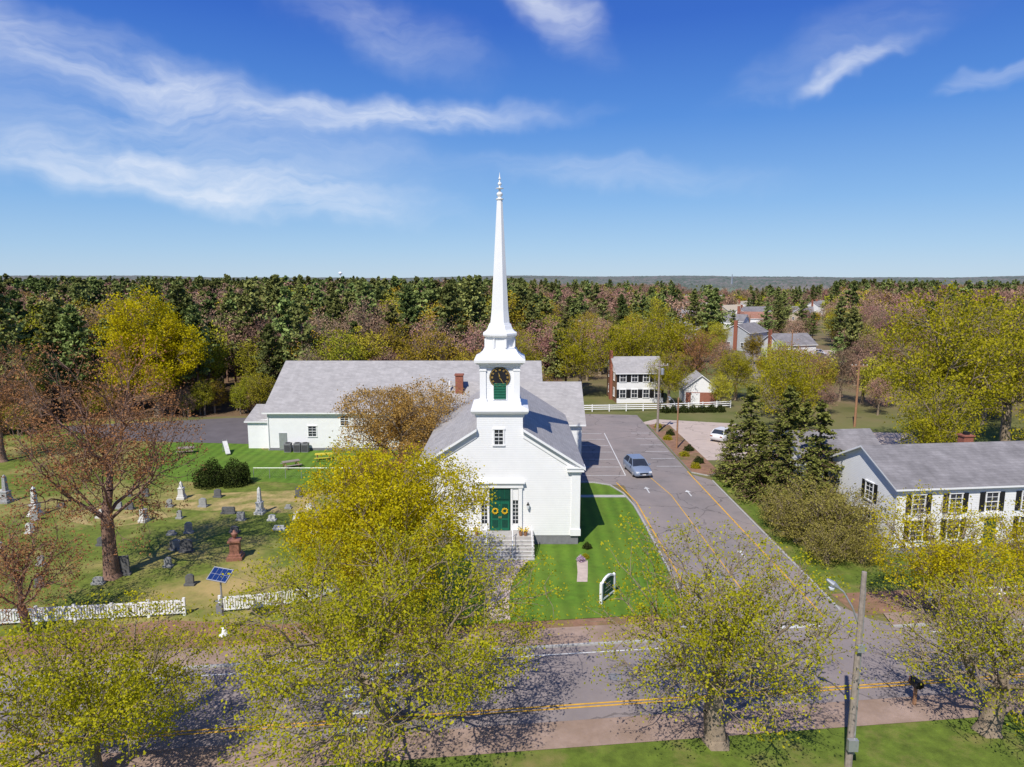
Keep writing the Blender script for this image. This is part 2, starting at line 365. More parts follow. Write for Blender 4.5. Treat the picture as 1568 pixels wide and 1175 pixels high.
# ------------------------------------------------------------------ church
XC = -.9; HW = 5.95; FY = 50.0; ZE = 6.15; ZR = 9.95; SL = (ZR-ZE)/HW
church = empty('church')
b = B('nave_walls', church)
TWH = 1.7; zt = ZR-SL*TWH; ZT1 = 10.05
b.poly([(XC-HW,FY,.75),(XC+HW,FY,.75),(XC+HW,FY,ZE),(XC+TWH,FY,zt),(XC+TWH,FY,ZT1),(XC-TWH,FY,ZT1),(XC-TWH,FY,zt),(XC-HW,FY,ZE)], SIDING)
for sx in (-1,1):
    b.poly([(XC+sx*HW,FY,.75),(XC+sx*HW,69,.75),(XC+sx*HW,69,ZE),(XC+sx*HW,FY,ZE)], SIDING)
    b.poly([(XC+sx*TWH,FY,6.5),(XC+sx*TWH,53.6,6.5),(XC+sx*TWH,53.6,ZT1),(XC+sx*TWH,FY,ZT1)], SIDING)
    xo = XC+sx*HW
    x0,x1 = sorted((xo-sx*.6, xo+sx*.06))
    b.box(x0,x1,FY-.06,FY+.55,.75,5.55,WHITE)
    x0,x1 = sorted((xo-sx*.66, xo+sx*.12)); b.box(x0,x1,FY-.12,FY+.6,.75,1.25,WHITE); b.box(x0,x1,FY-.12,FY+.6,5.55,5.75,WHITE)
    x0,x1 = sorted((xo-sx*.95, xo+sx*.3)); b.box(x0,x1,FY-.3,FY+.6,5.75,6.0,WHITE)
    x0,x1 = sorted((xo-sx*1.0, xo+sx*.4)); b.box(x0,x1,FY-.36,FY+.62,6.0,6.12,WHITE)
    x0,x1 = sorted((xo, xo+sx*.22)); b.box(x0,x1,FY+.64,69,5.6,6.0,WHITE)
    def rake(off0, off1, yo):
        xa = XC+sx*(TWH+.02); xb = XC+sx*(HW-.1)
        za = zt; zb = ZE+SL*.1
        vs = [(xa,FY-yo,za-off0),(xb,FY-yo,zb-off0),(xb,FY-yo,zb-off1),(xa,FY-yo,za-off1),
              (xa,FY+.02,za-off0),(xb,FY+.02,zb-off0),(xb,FY+.02,zb-off1),(xa,FY+.02,za-off1)]
        b.add(vs, [(0,1,2,3),(7,6,5,4),(0,4,5,1),(1,5,6,2),(2,6,7,3),(3,7,4,0)], WHITE)
    rake(-.04,.18,.2); rake(.18,.55,.07)
b.poly([(XC-TWH,53.6,6.5),(XC+TWH,53.6,6.5),(XC+TWH,53.6,ZT1),(XC-TWH,53.6,ZT1)], SIDING)
b.box(XC-HW+.05,XC+HW-.05,FY+.05,69,0,.75,FOUND)
for i in range(4):
    window(b,'R',XC+HW,54+i*4,2.2,1.1,2.8,None,2,6)
b.build(bevel=0)
b = B('nave_roof', church)
ov = .4; t = .2; e = ZE-ov*SL+t
for sx in (-1,1):
    b.slab([(XC+sx*TWH,FY-.38,zt+t),(XC+sx*(HW+ov),FY-.38,e),(XC+sx*(HW+ov),70,e),(XC+sx*TWH,70,zt+t)], t, ROOF, WHITE)
    b.slab([(XC,53.6,ZR+t),(XC+sx*TWH,53.6,zt+t),(XC+sx*TWH,72,zt+t),(XC,72,ZR+t)], t, ROOF, WHITE)
b.build()
b = B('gable_window', church)
window(b,'F',FY,XC-.08,7.8,.62,1.12,None,2,4,.12); b.build()
b = B('entrance_doors', church)
dz = 1.16
b.box(XC-.78,XC+.78,FY-.04,FY+.02,dz,4.5,GREEND)
for sx in (-1,1):
    x0,x1 = sorted((XC+sx*.02,XC+sx*.7)); b.box(x0,x1,FY-.09,FY-.04,dz+.02,3.42,GREEN)
    for z0,z1 in ((1.4,2.0),(2.15,3.25)):
        x0,x1 = sorted((XC+sx*.14,XC+sx*.58)); b.box(x0,x1,FY-.11,FY-.09,z0,z1,GREEND)
    for k in range(26):
        a = k/26*2*math.pi; r = .19+.04*math.sin(k*3.7)
        cx, cz = XC+sx*.36+r*math.cos(a), 2.7+r*math.sin(a); s = .05
        b.add([(cx-s,FY-.13,cz),(cx,FY-.13,cz-s),(cx+s,FY-.14,cz),(cx,FY-.12,cz+s),(cx,FY-.2,cz)], [(0,1,4),(1,2,4),(2,3,4),(3,0,4)], YFLOW)
    x0,x1 = sorted((XC+sx*.05,XC+sx*.09)); b.box(x0,x1,FY-.16,FY-.09,2.15,2.28,GOLD)
b.box(XC-.7,XC+.7,FY-.07,FY-.04,3.6,4.45,GREEND)
for i in range(1,4): b.box(XC-.7+.35*i-.012,XC-.7+.35*i+.012,FY-.09,FY-.07,3.62,4.43,GREEN)
b.build()
b = B('door_surround', church)
for sx in (-1,1):
    for u0,u1,yo in ((.8,.95,.12),(1.38,1.66,.16)):
        x0,x1 = sorted((XC+sx*u0,XC+sx*u1)); b.box(x0,x1,FY-yo,FY+.01,1.16,4.5,WHITE)
    x0,x1 = sorted((XC+sx*.97,XC+sx*1.36)); b.box(x0,x1,FY-.03,FY+.01,1.7,3.5,GLASS)
    b.box(x0,x1,FY-.08,FY+.01,1.16,1.68,WHITE); b.box(x0,x1,FY-.08,FY+.01,3.52,4.5,WHITE)
    for i in range(1,6): b.box(x0,x1,FY-.05,FY-.031,1.7+.3*i-.018,1.7+.3*i+.018,WHITE)
    xm=(x0+x1)/2; b.box(xm-.015,xm+.015,FY-.055,FY-.032,1.7,3.5,WHITE)
b.box(XC-1.74,XC+1.74,FY-.2,FY+.01,4.5,4.85,WHITE); b.box(XC-1.86,XC+1.86,FY-.32,FY+.01,4.85,5.0,WHITE)
b.build(bevel=.01)
b = B('front_steps', church)
b.box(XC-2.5,XC+2.5,48.6,FY-.002,0,1.14,CONC)
for i in range(6):
    b.box(XC-2.5,XC+2.5,48.6-.28*(i+1),48.6-.28*i-.002,0,1.14-.163*(i+1),CONC)
    b.box(XC-2.52,XC+2.52,48.57-.28*(i+1),48.6-.28*(i+1)+.05,1.14-.163*(i+1)-.04,1.14-.163*(i+1)+.004,MARBLE)
b.build()
b = B('stair_handrail', church)
for x in (XC-2.35,XC+2.35,XC+.95,XC-.95):
    b.tube((x,48.65,1.14),(x,48.65,2.0),.03,.03,WHITE); b.tube((x,47.1,.2),(x,47.1,1.05),.03,.03,WHITE); b.tube((x,48.65,2.0),(x,47.0,1.0),.03,.03,WHITE)
b.build()
def wall_lantern(x,z):
    b = B('wall_lantern', church)
    b.box(x-.03,x+.03,FY-.2,FY,z+.3,z+.36,BLACK); b.lathe(x,FY-.22,[(.06,0),(.12,.3),(.13,.32),(.02,.48)],6,BLACK,cz=z-.1)
    b.lathe(x,FY-.22,[(.08,.02),(.125,.28)],6,LAMPG,cz=z-.098); b.build()
wall_lantern(XC+2.1,3.0); wall_lantern(XC-2.1,3.0)
for x,y,z in ((XC+1.55,48.9,1.14),(XC+1.9,48.9,1.14),(XC-1.7,48.9,1.14)):
    b = B('flower_pot'); b.lathe(x,y,[(.1,0),(.16,.3),(.17,.32)],10,CLAY,cz=z)
    for k in range(40):
        a=random.random()*6.28; r=random.random()*.26; h=.35+random.random()*.28; s=.05
        cx,cy,cz=x+r*math.cos(a),y+r*math.sin(a),z+h
        b.add([(cx-s,cy,cz),(cx,cy-s,cz),(cx+s,cy,cz),(cx,cy+s,cz),(cx,cy,cz+s)],[(0,1,4),(1,2,4),(2,3,4),(3,0,4)],YFLOW if k%4 else GREEN)
    b.build()

TY = 52.05; R2 = math.sqrt(2)
b = B('tower', church)
def sq(prof, mat=WHITE, cy=TY): b.lathe(XC,cy,[(h*R2,z) for h,z in prof],4,mat,rot=math.pi/4)
cy1 = 51.8
sq([(1.76,9.8),(1.82,9.95),(1.82,10.05),(2.02,10.12),(2.12,10.3),(2.12,10.42)], cy=cy1)
sq([(2.12,10.42),(1.6,10.62),(1.56,10.9)])
S = 1.38
b.lathe(XC,TY,[(S*R2,10.85),(S*R2,13.6)],4,SIDING,rot=math.pi/4)
for sx in (-1,1):
    for sy in (-1,1):
        x0,x1 = sorted((XC+sx*(S-.36),XC+sx*(S+.1))); y0,y1 = sorted((TY+sy*(S-.36),TY+sy*(S+.1)))
        b.box(x0,x1,y0,y1,10.9,13.5,WHITE)
        b.box(x0-.05,x1+.05,y0-.05,y1+.05,10.88,11.12,WHITE); b.box(x0-.04,x1+.04,y0-.04,y1+.04,13.2,13.32,WHITE)
sq([(1.52,13.5),(1.55,13.66),(1.7,13.7),(1.74,13.78),(1.86,13.84),(1.88,14.05)])
sq([(1.88,14.05),(1.62,14.2),(1.38,14.42),(1.24,14.68),(1.2,14.72)])
O = 1/math.cos(math.pi/8)
def oc(prof, mat=WHITE): b.lathe(XC,TY,[(h*O,z) for h,z in prof],8,mat,rot=math.pi/8)
oc([(1.12,14.6),(1.12,14.82),(1.02,14.86),(1.02,15.5),(1.08,15.53),(1.08,15.62),(1.22,15.7),(1.26,15.78),(1.26,15.92),(1.1,16.02),(.95,16.2),(.84,16.5),(.8,16.56),(.8,16.6)])
for i in range(8):
    a = math.pi/8+i*math.pi/4; x,y = XC+1.06*O*math.cos(a), TY+1.06*O*math.sin(a)
    b.lathe(x,y,[(.1,14.86),(.1,15.5)],6,WHITE)
b.build(bevel=0)
b = B('spire', church)
b.lathe(XC,TY,[(.72*O,16.6),(.62*O,17.6),(.2*O,25.6)],8,WHITE,rot=math.pi/8)
b.lathe(XC,TY,[(.2,25.6),(.27,25.64),(.27,25.72),(.14,25.76),(.12,25.84),(.2,25.92),(.23,26.02),(.2,26.12),(.08,26.2),(.07,26.38),(.28,26.42),(.28,26.46),(.06,26.5),(.06,26.62),(.13,26.7),(.15,26.76),(.12,26.83),(.05,26.9),(.045,27.05),(.1,27.12),(.05,27.2),(.0,27.62)],10,WHITE)
b.build()
b = B('clock_face', church)
cz = 12.72; yf = TY-S
b.lathe(XC,yf-.06,[(.78,0),(.78,.1)],40,BLACK,cz=cz,axis='Y')
b.lathe(XC,yf-.075,[(.72,0),(.72,.02)],40,BLACK,cz=cz,axis='Y')
for k in range(40):
    a0,a1 = 2*math.pi*k/40,2*math.pi*(k+1)/40
    b.poly([(XC+r*math.cos(a),yf-.08,cz+r*math.sin(a)) for r,a in ((.71,a0),(.73,a0),(.73,a1),(.71,a1))],GOLD)
for k in range(12):
    a = 2*math.pi*k/12
    c,s_ = math.sin(a),math.cos(a)
    for o in ((-.035,.035) if k%3 else (-.05,0,.05)):
        pts=[]
        for uu,rr in ((-.01,.5),(.01,.5),(.01,.64),(-.01,.64)):
            u2=uu+o; pts.append((XC+rr*c+u2*s_, yf-.085, cz+rr*s_-u2*c))
        b.poly(pts,GOLD)
def hand(a,l,w):
    c,s_=math.sin(a),math.cos(a)
    b.poly([(XC-w*s_-.1*c,yf-.1,cz+w*c-.1*s_),(XC+w*s_-.1*c,yf-.1,cz-w*c-.1*s_),(XC+l*c,yf-.1,cz+l*s_)],GOLD)
hand(math.radians(150),.58,.03); hand(math.radians(-15),.4,.04)
b.build()
b = B('belfry_louvre', church)
b.box(XC-.56,XC+.56,yf-.05,yf+.01,11.0,12.5,WHITE)
b.box(XC-.46,XC+.46,yf-.06,yf-.05,11.1,12.5,GREEND)
for i in range(10):
    z=11.12+i*.12; b.slab([(XC-.45,yf-.12,z+.02),(XC+.45,yf-.12,z+.02),(XC+.45,yf-.06,z+.08),(XC-.45,yf-.06,z+.08)],.025,GREEN)
b.build()
b = B('transept', church)
gable(b,-11,7.1,69,79,5.4,8.75,SIDING,ROOF,ov=.4,z0=0)
b.box(7.1,7.16,69.3,78.7,0,.6,FOUND)
window(b,'R',7.1,72,2,1,2,None); window(b,'R',7.1,76,2,1,2,None)
b.build()
b = B('rear_hall', church)
gable(b,-28.5,3.3,79.02,97,4.65,9.35,SIDING,ROOF,ov=.45)
window(b,'F',79.02,-23.3,1.7,.9,1.2,None); window(b,'F',79.02,-19.5,3.0,.9,1.1,None); window(b,'F',79.02,-16,1.7,.9,1.2,None); window(b,'F',79.02,-13,1.7,1,1.3,None)
b.box(-27.2,-26.3,78.95,79.05,0.15,2.1,METAL); b.box(-10.4,-9.4,78.95,79.05,0.15,2.2,GREEND)
b.box(-28.45,-11.05,78.97,79.01,0,.3,FOUND)
b.tube((-28.4,78.95,.2),(-28.4,78.95,4.6),.05,.05,WHITE,6)
b.build()
b = B('hall_annex', church)
b.poly([(-31.2,80,0),(-28.52,80,0),(-28.52,80,3.6),(-31.2,80,3.2)],SIDING); b.poly([(-31.2,80,0),(-31.2,88,0),(-31.2,88,3.2),(-31.2,80,3.2)],SIDING)
b.slab([(-31.5,79.7,3.3),(-28.52,79.7,3.3),(-28.52,84,4.6),(-31.5,84,4.6)],.14,ROOF,WHITE)
b.slab([(-31.5,84,4.6),(-28.52,84,4.6),(-28.52,88.3,3.3),(-31.5,88.3,3.3)],.14,ROOF,WHITE)
b.poly([(-31.2,80,3.2),(-31.2,88,3.2),(-31.2,84,4.45)],SIDING)
b.build()
b = B('chimney', church)
b.box(-6.0,-5.2,72.4,73.2,7.6,9.75,BRICK); b.box(-6.08,-5.12,72.32,73.28,9.75,9.9,BRICK)
b.box(-6.7,-6.55,72.6,72.75,7.8,9.2,WHITE)
b.build()
for i,x in enumerate((-26.0,-24.9,-24.0)):
    b = B('air_conditioner'); b.box(x-.38,x+.38,78.0,78.7,0,1.05,FOUND); b.lathe(x,78.35,[(.3,1.051),(.3,1.1)],14,BLACK)
    for k in range(7): b.box(x-.34,x+.34,77.98,78.0,.12+.11*k,.17+.11*k,BLACK)
    b.build()

# ------------------------------------------------------------------ right white house
wh = empty('white_house', (27.9,48.3,0), TH)
b = B('walls_and_roof', wh)
gable(b,0,17,0,8.4,5.0,7.0,SIDING,ROOFD,ov=.35,t=.14)
b.box(-.03,.14,-.03,.12,0,4.95,WHITE); b.box(.15,17,-.06,-.002,4.7,4.95,WHITE)
b.box(-.02,17.02,-.04,-.001,0,.45,FOUND)
b.build()
b = B('windows', wh)
for u in (1.7,4.6,7.5,10.4,13.3): window(b,'F',0,u,3.0,.9,1.4,BLACK)
for u in (1.7,4.6,10.4,13.3): window(b,'F',0,u,.95,.9,1.5,BLACK)
window(b,'L',0,3.2,3.1,.85,1.35,BLACK); window(b,'L',0,3.2,.9,.85,1.4,BLACK)
b.box(7.0,8.0,-.06,.02,.3,2.4,GREEND); b.box(6.75,6.99,-.1,.02,.3,2.6,WHITE); b.box(8.01,8.25,-.1,.02,.3,2.6,WHITE); b.box(6.6,8.4,-.3,.02,2.6,2.9,WHITE)
b.build()
b = B('rear_wing', wh)
gable(b,-2.2,5,8.6,14.5,4.7,6.6,SIDING,ROOFD,ov=.3,t=.14)
window(b,'F',8.6,-1.1,2.9,.8,1.3,BLACK); window(b,'L',-2.2,11.5,2.9,.8,1.3,BLACK); window(b,'L',-2.2,11.5,.9,.8,1.3,BLACK)
b.build()
b = B('chimney', wh); b.box(8.6,9.4,4.5,5.2,6.4,7.5,BRICK); b.box(8.52,9.48,4.42,5.28,7.5,7.6,BRICK); b.box(8.8,9.2,4.7,5.0,7.6,7.85,BLACK); b.build()

# ------------------------------------------------------------------ other houses
def house(name, x, y, rot, w, d, ze, zr, wall=SIDING, roof=ROOFD, shut=BLACK, chim=True, rows=2, ncol=4, lw=None):
    b = B(name)
    gable(b,-w/2,w/2,-d/2,d/2,ze,zr,wall,roof,ov=.3,t=.14)
    if lw: b.box(-w/2-.03,-w/2-.001,-d/2,d/2,0,ze-.1,lw)
    for r in range(rows):
        for i in range(ncol):
            u = -w/2+w*(i+.5)/ncol
            window(b,'F',-d/2,u,.9+r*2.6,.9,1.3,shut,2,2)
        for u in (-d/4,d/4):
            window(b,'L',-w/2-(.03 if lw else 0),u,.9+r*2.6,.8,1.3,None,2,2)
    if chim: b.box(-w/2-.4,-w/2-.04,-.5,.5,0,zr+1.1,BRICK)
    return b.build((x,y,0),rot)
house('colonial_house',20.4,114,0.06,7.6,8,4.9,7.0,SIDING,ROOF,BLACK,True,2,4,BRW)
b = B('garage')
gable(b,-2.6,2.6,-3,3,2.6,4.6,SIDING,ROOF,axis='Y',ov=.3,t=.12)
b.box(-2.4,2.4,-3.05,-3.002,0.02,1.9,REDW); b.box(-1.6,-.2,-3.1,-3.06,.02,1.8,WHITE)
b.build((30.5,112,0),-.1)
house('small_house',24,214,.15,10,8,4.2,7.2,SIDING,ROOF,None,True,1,3)
hrng = random.Random(5)
walls = [SIDING,SIDING,SIDING,TANW,SIDING,M('grey_siding',(.4,.42,.44))]
hl = [(66,196,11),(58,232,10),(78,246,10),(92,262,11),(72,304,13),(104,330,14),(90,372,12),(128,384,13),(112,432,20),(146,470,15),(150,545,28),(134,320,11),(176,440,12),(168,380,11),(98,294,9),(64,160,9)]
for k in range(12):
    y=hrng.uniform(300,620); hl.append((y*hrng.uniform(.25,.46),y,hrng.uniform(9,13)))
for (x,y,w) in hl:
    big = w > 17
    two = hrng.random()<.5
    house('distant_house' if not big else 'distant_commercial_building', x,y,hrng.uniform(-.9,.9),w,8 if not big else 13,(3.0 if not two else 5.0) if not big else 5,(5.6 if not two else 7.2) if not big else 6.6,hrng.choice(walls),hrng.choice([ROOF,ROOFD,ROOFD,ROOFB,ROOFB,TANW]),None,two and not big,1,4 if not big else 7)
sheet('town_street', [(40,104),(46,104),(58,150),(140,420),(133,420),(52,150)], .02, ASPHP)
sheet('town_car_park', [(62,165),(78,163),(90,192),(70,196)], .022, TAN)
b = B('water_tower'); b.lathe(-600,2450,[(1.5,0),(1.5,30),(6,33),(7,36),(5,39),(1,41)],16,WHITE); b.build()
b = B('radio_mast'); b.lathe(330,1050,[(2.2,0),(.5,25)],4,METAL); b.build()

# ------------------------------------------------------------------ fences
def picket(name, pts, h=1.0):
    b = B(name)
    for (x0,y0),(x1,y1) in zip(pts[:-1],pts[1:]):
        L_ = math.hypot(x1-x0,y1-y0); dx,dy=(x1-x0)/L_,(y1-y0)/L_; nx,ny=-dy,dx
        def bar(s0,s1,o0,o1,z0,z1):
            p=[(x0+dx*s+nx*o,y0+dy*s+ny*o) for s,o in ((s0,o0),(s1,o0),(s1,o1),(s0,o1))]
            b.slab([(a,c,z1) for a,c in p],z1-z0,WHITE)
        n=max(1,round(L_/2.4))
        for i in range(n+1): bar(L_*i/n-.07,L_*i/n+.07,-.07,.07,0,h+.12)
        bar(.08,L_-.08,-.03,.03,.16,.26); bar(.08,L_-.08,-.03,.03,h-.12,h)
        k=int(L_/.15)
        for i in range(k): s=(i+.5)*L_/k; bar(s-.05,s+.05,-.018,.018,.262,h-.122)
    return b.build()
picket('white_picket_fence',[(-40,36.5),(-29.8,37.6),(-23.6,38.35),(-19.6,38.9)])
picket('white_picket_fence',[(-17.6,39.2),(-14.8,39.75),(-12.6,40.6),(-11,42.2)])
def railfence(pts,h=1.1,rails=(.35,.65,.95)):
    b = B('white_rail_fence')
    for (x0,y0),(x1,y1) in zip(pts[:-1],pts[1:]):
        L_=math.hypot(x1-x0,y1-y0); n=max(1,round(L_/2.4))
        for i in range(n+1):
            x,y=x0+(x1-x0)*i/n,y0+(y1-y0)*i/n; b.box(x-.07,x+.07,y-.07,y+.07,0,h)
        for z in rails: b.tube((x0,y0,z),(x1,y1,z),.07,.07,WHITE,4)
    b.build()
railfence([(9.5,102.5),(22.5,103.5),(34,106)])
railfence([(26.0,40.6),(50,43.2)],.95,(.3,.75))
b = B('chain_link_fence')
for i in range(9):
    x=-26+i*1.6; b.tube((x,67.5,0),(x,67.5,1.1),.03,.03,METAL,6)
b.tube((-26,67.5,1.1),(-13.2,67.5,1.1),.02,.02,METAL,5)
for i in range(86): x=-26+i*.15; b.tube((x,67.5,0.05),(x+.6 if x<-13.8 else x,67.5,1.08),.004,.004,METAL,3)
b.build()
for i,x in enumerate((-17,-14.6,-12.4)):
    b=B('yellow_bollard'); b.lathe(x,72.5+.3*i,[(.09,0),(.09,1.0),(.06,1.08)],10,YFLOW); b.build()

# ------------------------------------------------------------------ sign, poles, lights
sg = empty('church_sign',(6.0,41.0,0),math.radians(55))
b = B('sign_frame', sg)
for x in (-.85,.85): b.box(x-.08,x+.08,-.08,.08,0,1.35); b.lathe(x,0,[(.1,1.35),(.1,1.4),(.0,1.5)],8,WHITE)
b.box(-.77,.77,-.06,.06,.22,.32)
arc=[(-.77,1.25),(-.5,1.42),(-.2,1.5),(.2,1.5),(.5,1.42),(.77,1.25)]
for (a0,z0),(a1,z1) in zip(arc[:-1],arc[1:]):
    b.add([(a0,-.07,z0),(a1,-.07,z1),(a1,-.07,z1+.12),(a0,-.07,z0+.12),(a0,.07,z0),(a1,.07,z1),(a1,.07,z1+.12),(a0,.07,z0+.12)],[(0,1,2,3),(7,6,5,4),(0,4,5,1),(3,2,6,7),(0,3,7,4),(1,5,6,2)],WHITE)
b.build()
b = B('sign_board', sg)
b.add([(x,y,z) for y in (-.04,.04) for x,z in [(-.77,.32),(.77,.32)]+arc[::-1]],[list(range(8)),list(range(8,16))[::-1]],GREEND)
for k,z in enumerate((.62,.86,1.1)):
    for y in (-.045,.045): b.box(-.42+.06*k,.42-.06*k,y-.003,y+.003,z,z+.035,CONC)
b.build()

def pole(name,x,y,h,mat,r=.15,lean=(0,0),arm=None,xarm=True,trans=False):
    e=empty(name,(x,y,0)); b=B('pole',e)
    lx,ly=lean; b.tube((0,0,-.1),(lx,ly,h),r,r*.65,mat,10)
    if xarm:
        b.box(lx-1.1,lx+1.1,ly-.16,ly-.06,h-.75,h-.63,mat)
        for u in (-1,-.5,.5,1): b.lathe(lx+u,ly-.11,[(.03,0),(.06,.05),(.06,.12),(.03,.18)],8,MARBLE,cz=h-.63)
    if trans:
        b.lathe(lx+.38,ly-.1,[(.2,0),(.22,.05),(.22,.75),(.1,.85)],12,METAL,cz=h-1.9)
    b.build()
    if arm:
        a=B('lamp_arm',e); z0=h*.72; pts=[Vector((lx*.72,ly*.72,z0)),Vector((arm[0]*.35,arm[1]*.35,z0+.9)),Vector((arm[0]*.75,arm[1]*.75,z0+1.5)),Vector((arm[0],arm[1],z0+1.65))]
        for p,q in zip(pts[:-1],pts[1:]): a.tube(p,q,.035,.035,METAL,8)
        d=(pts[3]-pts[2]).normalized(); p=pts[3]
        a.tube(p-d*.05,p+d*.2,.06,.13,METAL,10); a.tube(p+d*.2,p+d*.5,.13,.06,METAL,10)
        a.lathe(p.x+d.x*.25,p.y+d.y*.25,[(.04,-.17),(.1,-.12),(.12,-.04)],10,LAMPG,cz=p.z)
        a.build()
    return e
pl=pole('utility_pole_with_street_lamp',13.9,25.9,8.45,WOOD,.15,(.1,.15),arm=(-.85,.3),xarm=False)
b=B('pole_fittings',pl)
b.tube((.17,-.02,.6),(.17,.1,7.8),.03,.03,METAL,6); b.box(-.2,.2,-.3,-.12,.9,1.4,METAL)
b.box(-.1,.2,-.22,-.1,5.2,5.5,METAL)
b.build()
pole('utility_pole',46.5,92,9,BWOOD,.17)
pole('utility_pole',18.9,88,9.6,WOOD,.16,trans=True)
pole('utility_pole_with_street_lamp',19.4,79.5,6.2,BWOOD,.12,arm=(-.9,-.3),xarm=False)
pole('utility_pole',60,148,9,BWOOD,.16); pole('utility_pole',72,210,9,BWOOD,.16)
def wire(p,q,sag=.5):
    b=B('overhead_wire'); P=Vector(p);Q=Vector(q); last=P
    for i in range(1,13):
        t_=i/12; c=P.lerp(Q,t_); c.z-=sag*4*t_*(1-t_); b.tube(last,c,.012,.012,BLACK,3); last=c
    b.build()
wire((19.9,88,8.9),(45.5,92,8.3),.8); wire((17.9,88,8.9),(19.4,79.5,6.1),.2)
sl=empty('solar_street_lamp',(-16.3,36.6,0)); b=B('post',sl)
b.lathe(0,0,[(.28,0),(.26,.12),(.13,.45),(.1,.5)],14,WHITE); b.tube((0,0,.4),(0,0,3.4),.06,.05,METAL,10)
b.box(-.3,.02,-.14,.14,1.35,1.85,FOUND); b.box(-.38,.0,-.03,.03,2.0,2.06,METAL)
b.build()
b=B('panel',sl)
pp=[(-.68,-.42),(.68,-.42),(.68,.42),(-.68,.42)]
rot=Matrix.Rotation(-.35,3,'Z')@Matrix.Rotation(.62,3,'X')
def rp(x,y,z): v=rot@Vector((x,y,z)); return (v.x,v.y,v.z+3.6)
vs=[rp(x,y,z) for z in (-.03,.03) for x,y in pp]
b.add(vs,[(3,2,1,0),(4,5,6,7),(0,1,5,4),(1,2,6,5),(2,3,7,6),(3,0,4,7)],METAL)
for i in range(4):
    for j in range(2):
        x0=-.64+i*.32; y0=-.38+j*.38
        b.poly([rp(x,y,.034) for x,y in ((x0+.01,y0+.01),(x0+.31,y0+.01),(x0+.31,y0+.37),(x0+.01,y0+.37))],PANEL)
b.build()
b=B('mailbox')
b.box(-.06,.06,-.06,.06,0,1.0,BWOOD); b.box(-.2,.2,-.28,.28,1.0,1.15,BLACK); b.lathe(0,-.28,[(.2,0),(.2,.56)],14,BLACK,cz=1.15,axis='Y'); b.box(.2,.22,-.2,-.16,1.12,1.4,REDW)
b.build((*R(18.4,-6.9),0),TH+math.pi)
def picnic(x,y,rot,top):
    b=B('picnic_table')
    for k in range(4): b.box(-.9,.9,-.36+.185*k,-.2+.185*k,.72,.76,top)
    for sy in (-1,1): b.box(-.9,.9,min(sy*.62,sy*.86),max(sy*.62,sy*.86),.42,.46,top)
    for sx in (-.65,.65):
        b.tube((sx,-.75,0),(sx,-.2,.72),.04,.04,BWOOD,4); b.tube((sx,.75,0),(sx,.2,.72),.04,.04,BWOOD,4); b.box(sx-.03,sx+.03,-.75,.75,.36,.42,BWOOD)
    b.build((x,y,0),rot)
picnic(-37.5,77.5,.3,WOOD); picnic(-20.9,74.6,.2,M('yellow_plastic_boards',(.6,.5,.05))); picnic(-23.5,71.5,.6,WOOD)
b=B('slide')
b.slab([(-.25,0,1.3),(.25,0,1.3),(.25,2.0,.25),(-.25,2.0,.25)],.08,MARBLE); b.tube((-.25,0,0),(-.25,0,1.5),.03,.03,METAL,6); b.tube((.25,0,0),(.25,0,1.5),.03,.03,METAL,6)
for k in range(5): b.tube((-.25,0,.27*k+.15),(.25,0,.27*k+.15),.02,.02,METAL,5)
b.build((-33.3,78.3,0),-2.6)

# ------------------------------------------------------------------ graves
def headstone(x,y,w,h,mat,rot=0,kind=0):
    b=B('headstone')
    b.box(-w/2-.08,w/2+.08,-.2,.2,0,.14,mat)
    n=8; pts=[(-w/2,.14),(w/2,.14)]
    for i in range(n+1):
        a=math.pi*i/n; pts.append((w/2*math.cos(a),h*.78+(h*.22*math.sin(a) if kind==0 else h*.22*min(1,2.5*math.sin(a)))))
    k=len(pts)
    b.add([(u,-.09,v) for u,v in pts]+[(u,.09,v) for u,v in pts],[list(range(k)),list(range(k,2*k))[::-1]]+[(i,(i+1)%k,k+(i+1)%k,k+i) for i in range(k)],mat)
    b.build((x,y,0),rot)
def obelisk(x,y,h,mat,w=.42):
    b=B('obelisk_monument')
    b.lathe(0,0,[(w*1.3,0),(w*1.3,.22),(w*1.05,.24),(w*1.0,.42),(w*.85,.45),(w*.8,.95),(w*.95,1.0),(w*.9,1.06),(w*.52,1.12),(w*.36,h-.2),(.0,h)],4,mat,rot=math.pi/4)
    b.build((x,y,0),random.uniform(-.2,.2))
obelisk(-21.6,57.0,2.4,MARBLE,.42); obelisk(-40.5,56.5,2.6,MARBLE,.5); obelisk(-30.2,61,1.7,MARBLE,.38); obelisk(-45.5,60,2.6,STONE,.5)
obelisk(-30.5,55.0,1.3,MARBLE,.36)
b=B('urn_monument')
b.lathe(0,0,[(.75,0),(.75,.25),(.62,.27),(.62,.42),(.46,.45),(.44,1.25),(.6,1.32),(.6,1.45),(.4,1.5)],4,REDST,rot=math.pi/4)
b.lathe(0,0,[(.1,1.5),(.08,1.58),(.2,1.72),(.24,1.9),(.12,2.02),(.05,2.15)],12,REDST); b.build((-19.9,47.4,0),.15)
headstone(-26.4,44.6,.75,1.35,STONED,.2,1)
headstone(-24.0,48.6,.85,1.0,STONED,.1); headstone(-24.9,49.0,.6,.8,STONE,.1)
headstone(-18.7,53.2,.8,.35,MARBLE,0,1); headstone(-24.3,57,1.1,.6,STONED,0,1)
gr=random.Random(3); placed=[]
